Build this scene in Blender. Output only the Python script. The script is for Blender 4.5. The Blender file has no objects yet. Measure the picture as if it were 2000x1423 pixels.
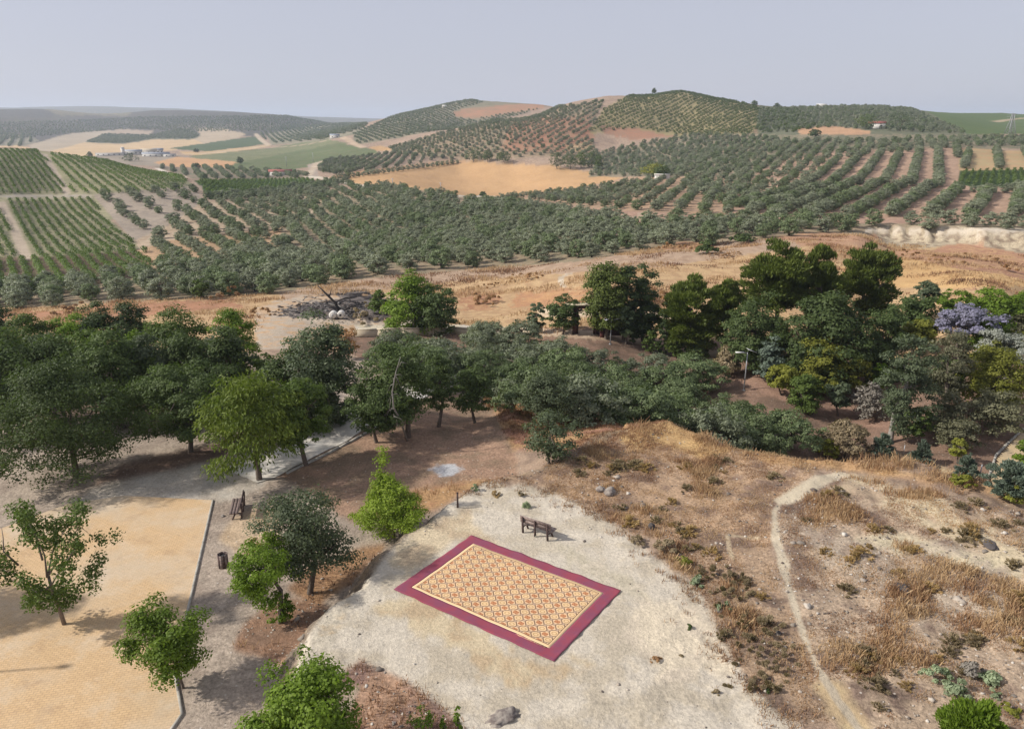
import bpy, bmesh, math, random
import numpy as np
from mathutils import Vector, Matrix
rad = math.radians
SC = bpy.context.scene
C = SC.collection
# ------------------------------------------------------------------ camera
F_PX, PITCH, HC = 1490.0, rad(17.66), 20.0      # focal in photo pixels (2000 wide), pitch down, height over the mound
cam_d = bpy.data.cameras.new('camera'); cam = bpy.data.objects.new('camera', cam_d); C.objects.link(cam)
cam_d.sensor_width = 36.0; cam_d.lens = F_PX/2000*36; cam_d.clip_start = 0.5; cam_d.clip_end = 30000
cam.location = (0, 0, HC); cam.rotation_euler = (math.pi/2-PITCH, 0, 0)
SC.camera = cam
# ------------------------------------------------------------------ sky, sun, exposure
SUN_EL = rad(36.0); SH = Vector((math.sin(rad(83)), math.cos(rad(83)), 0))   # direction shadows fall
to_sun = Vector((-SH.x*math.cos(SUN_EL), -SH.y*math.cos(SUN_EL), math.sin(SUN_EL)))
W = bpy.data.worlds.new('World'); SC.world = W; W.use_nodes = True
wn = W.node_tree; bg = wn.nodes['Background']
sky = wn.nodes.new('ShaderNodeTexSky'); sky.sky_type = 'NISHITA'; sky.sun_disc = False
sky.sun_elevation = SUN_EL; sky.sun_rotation = math.atan2(to_sun.x, to_sun.y)
sky.air_density = 1.0; sky.dust_density = 1.5; sky.ozone_density = 1.0; sky.altitude = 300
hs = wn.nodes.new('ShaderNodeHueSaturation'); hs.inputs['Saturation'].default_value = 0.62
mixs = wn.nodes.new('ShaderNodeMix'); mixs.data_type = 'RGBA'; mixs.blend_type = 'MULTIPLY'; mixs.inputs['Factor'].default_value = 1
mixs.inputs['B'].default_value = (0.97, 0.93, 1.04, 1)
wn.links.new(sky.outputs[0], hs.inputs['Color']); wn.links.new(hs.outputs[0], mixs.inputs['A'])
hzm = wn.nodes.new('ShaderNodeMix'); hzm.data_type = 'RGBA'; hzm.inputs['Factor'].default_value = 0.78
hzm.inputs['B'].default_value = (3.85, 3.98, 4.6, 1)          # high thin summer haze, even over the whole sky
wn.links.new(mixs.outputs['Result'], hzm.inputs['A']); wn.links.new(hzm.outputs['Result'], bg.inputs['Color']); bg.inputs['Strength'].default_value = 0.125
sl = bpy.data.lights.new('sun', 'SUN'); sl.energy = 4.7; sl.angle = rad(1.6); sl.color = (1.0, 0.95, 0.88)
so = bpy.data.objects.new('sun', sl); C.objects.link(so); so.rotation_euler = to_sun.to_track_quat('Z', 'Y').to_euler()
SC.view_settings.view_transform = 'Standard'; SC.view_settings.look = 'None'; SC.view_settings.gamma = 1
SC.view_settings.exposure = 0.16
SC.cycles.max_bounces = 6; SC.cycles.volume_bounces = 1; SC.cycles.transparent_max_bounces = 4
SC.cycles.diffuse_bounces = 3; SC.cycles.glossy_bounces = 1; SC.cycles.use_adaptive_sampling = True

rng = np.random.default_rng(7)
random.seed(7)
# ------------------------------------------------------------------ projection helpers (photo pixels <-> world)
sp_, cp_ = math.sin(PITCH), math.cos(PITCH)
def ray(px, py):
    u = (px-1000.0)/F_PX; v = -(py-711.5)/F_PX
    dx = u; dy = cp_+v*sp_; dz = -sp_+v*cp_
    h = math.hypot(dx, dy)
    return math.atan2(dx, dy), dz/h            # azimuth, tangent of elevation
def project(x, y, z):
    zz = z-HC
    d = y*cp_-zz*sp_
    d = np.where(d < 0.5, 0.5, d)
    u = x/d; v = (y*sp_+zz*cp_)/d
    return 1000+u*F_PX, 711.5-v*F_PX
def ss(a, b, x):
    t = np.clip((x-a)/(b-a), 0, 1); return t*t*(3-2*t)
def hash2(ix, iy, seed):
    h = (ix.astype(np.int64)*374761393+iy.astype(np.int64)*668265263+seed*1442695041) & 0x7fffffff
    h = (h ^ (h >> 13))*1274126177 & 0x7fffffff
    h = h ^ (h >> 16)
    return (h % 100003)/100003.0
def vnoise(x, y, seed=0):
    ix = np.floor(x); iy = np.floor(y); fx = x-ix; fy = y-iy
    fx = fx*fx*(3-2*fx); fy = fy*fy*(3-2*fy)
    a = hash2(ix, iy, seed); b = hash2(ix+1, iy, seed); c = hash2(ix, iy+1, seed); d = hash2(ix+1, iy+1, seed)
    return (a*(1-fx)+b*fx)*(1-fy)+(c*(1-fx)+d*fx)*fy
def fbm(x, y, seed=0, o=4):
    s = 0; a = 0.5; n = 0
    for k in range(o):
        s = s+a*vnoise(x*2**k, y*2**k, seed+k*17); n += a; a *= 0.5
    return s/n
# ------------------------------------------------------------------ terrain: heights measured at places seen in the photo
VIS = [  # photo x, photo y, ground distance
 (300,590,128),(470,600,118),(150,560,160),(300,560,150),(300,500,200),(100,500,210),(0,540,190),(100,440,270),(300,450,260),(100,385,330),
 (60,292,480),(0,288,480),(200,313,455),(350,345,430),(260,298,1100),(400,335,650),(500,360,500),(430,400,330),(600,480,225),(750,520,165),
 (600,560,140),(650,610,112),(700,640,100),(540,650,90),(1000,580,122),(1000,540,145),(1100,430,250),(1000,395,340),(950,388,380),(900,382,430),
 (1240,425,240),(1300,350,420),(1400,380,320),(1500,410,240),(1300,415,250),(1640,450,185),(1700,400,245),(1900,400,235),(1700,350,330),
 (1900,350,320),(1700,300,450),(1900,290,480),(1500,350,380),(1500,300,500),(1600,260,620),(1750,250,650),(1850,250,650),(1700,208,1200),(1600,207,1100),
 (1950,222,1500),(1850,222,1400),(1950,240,1000),(1250,345,480),(1100,310,650),(1200,280,730),(1330,260,760),(1330,220,880),(1330,178,1000),
 (1440,200,950),(1500,210,950),(1500,250,720),(1200,186,1000),(1100,205,1000),(1060,225,950),(960,238,900),(850,262,850),(1000,280,700),(900,300,700),
 (760,285,900),(900,318,690),(1000,328,640),(760,345,520),(650,345,520),(620,360,470),(700,370,420),(850,375,400),(600,400,350),(750,430,280),
 (800,480,210),(920,195,1600),(870,205,1560),(760,230,1500),(700,260,1200),(650,265,1300),(900,230,1350),(1000,203,1500),(1065,207,1450),
 (600,330,700),(500,310,900),(600,290,1100),(680,270,1100),(450,290,1300),(300,275,1700),(100,280,1500),(200,250,2300),(50,265,1900),(400,245,2200),
 (600,250,2200),(20,217,3000),(100,217,3000),(300,217,3000),(450,219,2900),(550,221,2700),(625,238,2400),(700,240,2600),(0,212,5000),(100,209,5500),(200,210,5200),(330,212,5600),
 (450,217,5300),(640,229,5500),(740,232,5500),(1300,500,150),(1300,450,205),(1600,500,140),(1900,520,130),(1900,470,165),(1900,440,190),(1600,560,112),
 (1950,590,100),(1250,600,108),(1150,640,95),(900,440,265)]
HID = [  # photo column, distance, height
 (-200,30,-1.5),(300,20,-1.5),(300,35,-1.5),(600,40,-1.5),(0,45,-1.5),(300,50,-1.6),(600,50,-1.5),(800,48,-1.5),(1000,46,-1.4),(1000,56,-1.5),(800,58,-1.7),
 (1000,66,-5.5),(600,62,-2.2),(300,64,-2.2),(-100,60,-2.0),(100,80,-4.2),(400,80,-4.2),(200,110,-8.5),(0,110,-8.8),(1200,54,-1.6),(1200,66,-6.2),
 (1400,48,-1.5),(1400,56,-5.0),(1400,64,-6.5),(1640,44,-1.5),(1640,54,-5.8),(1800,50,-5.4),(1800,58,-6.5),(2000,40,-2.0),(2000,48,-5.6),(2000,58,-6.5),(2300,50,-6.0),
 (1000,80,-6.3),(1200,80,-6.5),(1500,80,-6.5),(1800,75,-6.5),(2100,80,-6.5),(1300,95,-6.8),(1700,95,-6.8),(2000,95,-6.7),(700,80,-4.5),
 (1000,20,-1.0),(1600,20,-1.0),(2300,25,-1.0),(1000,8,-3),(300,8,-3),(1700,8,-3),
 (60,600,-6),(60,900,-22),(0,700,-14),(300,560,-20),(300,760,-24),(0,1200,-24),
 (1330,1300,25),(1330,2000,0),(920,2200,15),(1600,2000,5),(1950,2200,5),(1060,1180,12),(960,1100,5),(1200,1300,25),(1200,1800,10),
 (100,4000,10),(300,4000,20),(550,3800,10),(600,3300,5),(1100,5000,20),(1500,5000,20),(1900,5000,20),
 (0,9000,0),(500,9000,0),(1000,9000,0),(1500,9000,0),(2000,9000,0),(1000,3000,-10),
 (-400,150,-13),(-400,300,-12),(-400,480,2),(-400,1000,-15),(-400,3000,40),(-400,5000,80),(2400,150,-5),(2400,250,-3),(2400,450,4),(2400,1000,20),(2400,2000,20)]
P = []; Z = []
for px, py, D in VIS:
    a, t = ray(px, py); D = D/math.cos(a); P.append((a*4.0, math.log(D))); Z.append(HC+t*D)
for px, D, z in HID:
    a, t = ray(px, 400 if D > 100 else 800); D = D/math.cos(a) if D > 75 else D; P.append((a*4.0, math.log(D))); Z.append(z)
P = np.array(P); Z = np.array(Z)
def kern(r2): return 0.5*r2*np.log(r2+1e-9)
n = len(P)
K = kern(((P[:, None]-P[None])**2).sum(-1))+np.eye(n)*0.002
Q = np.c_[np.ones(n), P]
sol = np.linalg.solve(np.block([[K, Q], [Q.T, np.zeros((3, 3))]]), np.r_[Z, np.zeros(3)])
AZ = np.linspace(-rad(44), rad(44), 420); LD = np.linspace(math.log(5), math.log(12000), 620)
G = np.zeros((len(AZ), len(LD)))
for i, a in enumerate(AZ):
    pp = np.c_[np.full(len(LD), a*4.0), LD]
    G[i] = kern(((pp[:, None]-P[None])**2).sum(-1)) @ sol[:n]+sol[n]+pp @ sol[n+1:]
def base_z(az, D):
    u = np.clip((az-AZ[0])/(AZ[1]-AZ[0]), 0, len(AZ)-1.001); v = np.clip((np.log(np.maximum(D, 5))-LD[0])/(LD[1]-LD[0]), 0, len(LD)-1.001)
    i = u.astype(int); j = v.astype(int); fu = u-i; fv = v-j
    z = (G[i, j]*(1-fu)+G[i+1, j]*fu)*(1-fv)+(G[i, j+1]*(1-fu)+G[i+1, j+1]*fu)*fv
    back = ss(rad(50), rad(150), np.abs(az))
    return z*(1-back)+(-4.0)*back
def plane_pt(px, py, z=0.0):
    a, t = ray(px, py); D = (z-HC)/t
    return (D*math.sin(a), D*math.cos(a))
def seg_dist(x, y, pts, closed=False):
    d = np.full(np.shape(x), 1e9); m = len(pts)
    for i in range(m if closed else m-1):
        ax, ay = pts[i]; bx, by = pts[(i+1) % m]
        vx, vy = bx-ax, by-ay; L = vx*vx+vy*vy+1e-12
        t = np.clip(((x-ax)*vx+(y-ay)*vy)/L, 0, 1)
        d = np.minimum(d, np.hypot(x-ax-t*vx, y-ay-t*vy))
    return d
def inside(x, y, pts):
    r = np.zeros(np.shape(x), bool); m = len(pts)
    for i in range(m):
        ax, ay = pts[i]; bx, by = pts[(i+1) % m]
        if ay == by: continue
        c = ((ay > y) != (by > y)) & (x < (bx-ax)*(y-ay)/(by-ay)+ax)
        r ^= c
    return r
# the mound: white terrace and scrubby hillock
MOUND = [plane_pt(*p) for p in [(560,1330),(585,1262),(640,1190),(700,1140),(780,1060),(830,1020),(893,970),(950,942),(1030,925),(1110,905),(1200,850),(1310,822),(1400,868),
         (1520,892),(1640,905),(1800,915),(1900,945),(2000,985),(2500,1150)]]+[(40,10),(20,4),(0,6),(-4,12),(-6,15),(-9.5,18)]
RUGPX = [(922,1047),(1217,1155),(1077,1291),(768,1150)]
RUG = [plane_pt(*p) for p in RUGPX]
RUGC = (sum(p[0] for p in RUG)/4, sum(p[1] for p in RUG)/4)
ZPLAZA = -1.5
PLAZAPX = [(130,985),(240,968),(416,977),(340,1310),(356,1395),(250,1500),(-200,1700),(-900,1300),(-400,1120),(0,1033)]
PLAZA = [plane_pt(px, py, ZPLAZA) for px, py in PLAZAPX]
PLAZA[6] = (-22, 12); PLAZA[7] = (-45, 22); PLAZA[8] = (-42, 33); PLAZA[5] = (-13.5, 15.5)
def ground(x, y):
    x = np.asarray(x, float); y = np.asarray(y, float)
    D = np.hypot(x, y); az = np.arctan2(x, y)
    z = base_z(az, D)
    near = D < 80
    amp = ss(60, 120, D)*0.35+0.05+ss(100, 300, D)*0.4
    z = z+amp*(fbm(x/14, y/14, 3)-0.5)*2+0.10*(fbm(x/1.1, y/1.1, 5)-.5)*ss(200, 60, D)
    z = z+ss(1800, 3200, D)*ss(9000, 6500, D)*22*(fbm(x/620+3, y/420, 81, 4)-.5)
    bh = ss(9, 4, np.hypot(x+23, y-110)*.8); z = z+bh*(.9+1.6*(fbm(x/2.2, y/2.2, 83, 3)-.5))
    fd = ss(105, 118, D)*ss(235, 130, D)*ss(-12, 5, x)
    z = z+fd*2.0*(fbm(x/22, y/9, 71, 3)-.5)
    # cut bank of pale earth at the right: the field lies lower in front of it
    De = D+5*(fbm(x/5, y/14, 75, 3)-.5)+2.5*(fbm(x/1.6, y/6, 76, 2)-.5)
    z = z-3.2*ss(rad(24), rad(27), az)*(1-ss(209, 215, De))*ss(135, 200, D)
    if np.any(near):
        xn, yn, Dn = x[near], y[near], D[near]
        sd = seg_dist(xn, yn, MOUND, True)*np.where(inside(xn, yn, MOUND), 1, -1)
        wid = np.where(xn > 8, 4.0, 1.5)+ss(3, 9, xn)*0
        sd = sd+(fbm(xn/1.7, yn/1.7, 91)-.5)*1.4
        w = ss(-1, 0.12, sd/wid)
        dr = np.hypot(xn-RUGC[0], yn-RUGC[1])
        hill = ss(9, 22, xn)
        top = (0.10+hill*0.45)*(fbm(xn/4, yn/4, 11)-.5)*2+0.07*(fbm(xn/.8, yn/.8, 12)-.5)*2+hill*0.5*ss(22, 40, Dn)+0.12*(fbm(xn/1.6, yn/1.6, 15)-.5)*hill*2
        top = top*ss(5.4, 7.5, dr)
        zz = z[near]*(1-w)+top*w
        pd = seg_dist(xn, yn, PLAZA, True)*np.where(inside(xn, yn, PLAZA), 1, -1)
        wp = ss(-2.5, -0.2, pd)
        zz = zz*(1-wp)+(ZPLAZA-0.02*ss(-0.2, .4, pd))*wp
        zn = z.copy(); zn[near] = zz; z = zn
    return z
def gz(x, y): return float(ground(np.array([x]), np.array([y]))[0])
_DL = np.exp(np.linspace(math.log(12), math.log(8000), 3000))
def hit(px, py, dmin=0):
    """the ground point seen at a photo pixel (first one beyond dmin)"""
    a, t = ray(px, py)
    x = _DL*math.sin(a); y = _DL*math.cos(a)
    f = ground(x, y)-(HC+t*_DL)
    ok = (f >= 0) & (_DL > dmin)
    k = int(np.argmax(ok)) if ok.any() else int(np.argmin(np.abs(t*_DL+HC-ground(x, y))+(_DL < dmin)*1e6))
    if k > 0 and ok.any() and f[k-1] < 0:
        s = f[k-1]/(f[k-1]-f[k]); D = _DL[k-1]+s*(_DL[k]-_DL[k-1])
    else: D = _DL[k]
    return (D*math.sin(a), D*math.cos(a), gz(D*math.sin(a), D*math.cos(a)))
# ------------------------------------------------------------------ object helpers
def tag(o, label=None, cat=None, group=None, kind=None):
    if label: o['label'] = label
    if cat: o['category'] = cat
    if group: o['group'] = group
    if kind: o['kind'] = kind
    return o
def empty(name, loc, label=None, cat=None, group=None, rz=0):
    o = bpy.data.objects.new(name, None); C.objects.link(o); o.empty_display_size = 0.3
    o.location = loc; o.rotation_euler = (0, 0, rz)
    return tag(o, label, cat, group)
def qmesh(name, V, Fq, mat, tint=None, smooth=False):
    V = np.asarray(V, np.float32).reshape(-1, 3); Fq = np.asarray(Fq, np.int32).reshape(-1, 4)
    me = bpy.data.meshes.new(name)
    me.vertices.add(len(V)); me.vertices.foreach_set('co', V.ravel())
    me.loops.add(len(Fq)*4); me.loops.foreach_set('vertex_index', Fq.ravel())
    me.polygons.add(len(Fq)); me.polygons.foreach_set('loop_start', np.arange(0, len(Fq)*4, 4, dtype=np.int32))
    me.update(calc_edges=True); me.validate()
    if tint is not None:
        a = me.attributes.new('tint', 'FLOAT', 'POINT'); a.data.foreach_set('value', np.asarray(tint, np.float32))
    if smooth: me.polygons.foreach_set('use_smooth', np.ones(len(me.polygons), bool))
    mats = mat if isinstance(mat, (list, tuple)) else [mat]
    for m in mats: me.materials.append(m)
    return me
def put(name, me, parent=None, loc=(0, 0, 0), rot=(0, 0, 0), scale=None):
    o = bpy.data.objects.new(name, me); C.objects.link(o); o.location = loc; o.rotation_euler = rot
    if scale is not None: o.scale = (scale,)*3 if np.isscalar(scale) else scale
    if parent: o.parent = parent
    return o
class MB:
    def __init__(s): s.V = []; s.F = []; s.n = 0
    def add(s, V, Fq):
        V = np.asarray(V, float).reshape(-1, 3); Fq = np.asarray(Fq, int).reshape(-1, 4)
        s.V.append(V); s.F.append(Fq+s.n); s.n += len(V); return s
    def box(s, c, size, rz=0, rx=0, ry=0):
        M = Matrix.Rotation(rz, 3, 'Z') @ Matrix.Rotation(ry, 3, 'Y') @ Matrix.Rotation(rx, 3, 'X')
        v = [M @ Vector((a*size[0]/2, b*size[1]/2, d*size[2]/2))+Vector(c) for d in (-1, 1) for a, b in ((-1, -1), (1, -1), (1, 1), (-1, 1))]
        return s.add([tuple(q) for q in v], [(3, 2, 1, 0), (4, 5, 6, 7), (0, 1, 5, 4), (1, 2, 6, 5), (2, 3, 7, 6), (3, 0, 4, 7)])
    def tube(s, pts, rr, seg=6):
        pts = [Vector(p) for p in pts]; V = []; k = len(pts)
        for i, p in enumerate(pts):
            d = (pts[min(i+1, k-1)]-pts[max(i-1, 0)])
            if d.length < 1e-6: d = Vector((0, 0, 1))
            d.normalize(); a = d.orthogonal().normalized() if abs(d.z) < .95 else (Vector((1, 0, 0))-d*d.x).normalized(); b = d.cross(a)
            for j in range(seg):
                t = 2*math.pi*j/seg; V.append(tuple(p+(a*math.cos(t)+b*math.sin(t))*rr[i]))
        V.append(tuple(pts[0])); V.append(tuple(pts[-1]))
        Fq = []
        for i in range(k-1):
            for j in range(seg):
                j2 = (j+1) % seg; Fq.append((i*seg+j, i*seg+j2, (i+1)*seg+j2, (i+1)*seg+j))
        for j in range(0, seg, 2):
            Fq.append((k*seg, (j+2) % seg, (j+1) % seg, j)); o = (k-1)*seg
            Fq.append((k*seg+1, o+j, o+(j+1) % seg, o+(j+2) % seg))
        return s.add(V, Fq)
    def mesh(s, name, mat, tint=None, smooth=False): return qmesh(name, np.concatenate(s.V), np.concatenate(s.F), mat, tint, smooth)
def cubesphere(nn=3):
    V = {}; out = []; F_ = []
    def idx(p):
        k = tuple(round(c, 4) for c in p)
        if k not in V: V[k] = len(out); out.append(Vector(p).normalized())
        return V[k]
    for ax in range(3):
        for sgn in (-1, 1):
            for i in range(nn):
                for j in range(nn):
                    q = []
                    for a, b in ((i, j), (i+1, j), (i+1, j+1), (i, j+1)):
                        p = [0, 0, 0]; p[ax] = sgn; p[(ax+1) % 3] = -1+2*a/nn; p[(ax+2) % 3] = -1+2*b/nn; q.append(idx(p))
                    F_.append(q if sgn > 0 else q[::-1])
    return np.array([tuple(v) for v in out]), np.array(F_)
# ------------------------------------------------------------------ materials
def S(r, g, b, k=0.72):
    f = lambda c: (c/255/12.92 if c/255 <= 0.04045 else ((c/255+0.055)/1.055)**2.4)
    q = [f(r)*k, f(g)*k, f(b)*k]; l = .3*q[0]+.5*q[1]+.2*q[2]
    q = [l+(c-l)*.84 for c in q]
    return (q[0], q[1], q[2], 1.0)
def newmat(name):
    m = bpy.data.materials.new(name); m.use_nodes = True; nt = m.node_tree
    return m, nt, nt.nodes['Principled BSDF']
class N_:
    """short-hand for node building"""
    def __init__(s, nt): s.nt = nt
    def new(s, t, **kw):
        n_ = s.nt.nodes.new(t)
        for k, v in kw.items(): setattr(n_, k, v)
        return n_
    def lk(s, a, b): s.nt.links.new(a, b)
    def put(s, sock, v):
        if hasattr(v, 'is_linked') or hasattr(v, 'links'): s.nt.links.new(v, sock)
        else: sock.default_value = v
    def m(s, op, a, b=None, c=None, clamp=False):
        n_ = s.nt.nodes.new('ShaderNodeMath'); n_.operation = op; n_.use_clamp = clamp
        s.put(n_.inputs[0], a)
        if b is not None: s.put(n_.inputs[1], b)
        if c is not None: s.put(n_.inputs[2], c)
        return n_.outputs[0]
    def mix(s, f, a, b, mode='MIX'):
        n_ = s.nt.nodes.new('ShaderNodeMix'); n_.data_type = 'RGBA'; n_.blend_type = mode
        s.put(n_.inputs['Factor'], f); s.put(n_.inputs['A'], a); s.put(n_.inputs['B'], b); return n_.outputs['Result']
    def noise(s, vec, scale, detail=4, rough=.55):
        n_ = s.nt.nodes.new('ShaderNodeTexNoise'); n_.inputs['Scale'].default_value = scale; n_.inputs['Detail'].default_value = detail
        n_.inputs['Roughness'].default_value = rough
        if vec is not None: s.nt.links.new(vec, n_.inputs['Vector'])
        return n_.outputs[0]
    def rng(s, v, a, b, c=0., d=1., smooth=False):
        n_ = s.nt.nodes.new('ShaderNodeMapRange'); s.put(n_.inputs[0], v)
        if smooth: n_.interpolation_type = 'SMOOTHSTEP'
        for i, q in enumerate((a, b, c, d)): s.put(n_.inputs[i+1], q)
        return n_.outputs[0]
    def attr(s, name):
        n_ = s.nt.nodes.new('ShaderNodeAttribute'); n_.attribute_name = name; return n_
    def scale_col(s, col, f):
        n_ = s.nt.nodes.new('ShaderNodeVectorMath'); n_.operation = 'SCALE'; s.put(n_.inputs[0], col[:3] if isinstance(col, tuple) else col); s.put(n_.inputs['Scale'], f); return n_.outputs[0]
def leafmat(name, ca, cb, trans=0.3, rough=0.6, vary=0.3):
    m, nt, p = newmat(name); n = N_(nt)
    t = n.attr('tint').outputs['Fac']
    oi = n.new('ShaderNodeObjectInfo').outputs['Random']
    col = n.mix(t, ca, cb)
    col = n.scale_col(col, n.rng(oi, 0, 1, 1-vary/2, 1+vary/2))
    n.lk(col, p.inputs['Base Color']); p.inputs['Roughness'].default_value = rough; p.inputs['Specular IOR Level'].default_value = 0.25
    tr = n.new('ShaderNodeBsdfTranslucent'); n.lk(n.mix(1.0, col, (1.0, 1.15, 0.5, 1), 'MULTIPLY'), tr.inputs['Color'])
    ms = n.new('ShaderNodeMixShader'); ms.inputs[0].default_value = trans
    n.lk(p.outputs[0], ms.inputs[1]); n.lk(tr.outputs[0], ms.inputs[2]); n.lk(ms.outputs[0], nt.nodes['Material Output'].inputs['Surface'])
    return m
def plain(name, col, rough=0.7, var=0.25, sc=6, metal=0.0, bump=0.0, col2=None):
    m, nt, p = newmat(name); n = N_(nt)
    tc = n.new('ShaderNodeTexCoord').outputs['Object']
    v = n.noise(tc, sc, 5, .6)
    if col2 is None: c = n.scale_col(col, n.rng(v, .3, .7, 1-var, 1+var))
    else: c = n.mix(n.rng(v, .4, .6), col, col2)
    n.lk(c, p.inputs['Base Color']); p.inputs['Roughness'].default_value = rough; p.inputs['Metallic'].default_value = metal
    if bump:
        b = n.new('ShaderNodeBump'); b.inputs['Strength'].default_value = bump; b.inputs['Distance'].default_value = .03
        n.lk(v, b.inputs['Height']); n.lk(b.outputs[0], p.inputs['Normal'])
    return m
# ------------------------------------------------------------------ ground: painted fields (polygons in photo pixels, limited to a range of distances)
STRAW = S(214,172,112); STRAW2 = S(196,148,92); RED = S(178,132,100); RED2 = S(150,112,88); WHITE = S(222,210,190); WHITE2 = S(206,186,156)
SOIL = S(190,160,132); SOIL2 = S(160,134,112); GREY = S(172,160,146); GREY2 = S(150,140,124); PINK = S(196,150,118)
VG = S(92,112,62, .62); VG2 = S(74,98,52, .62); OLV = S(140,142,112, .6); OLV2 = S(112,120,90, .6)
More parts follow.
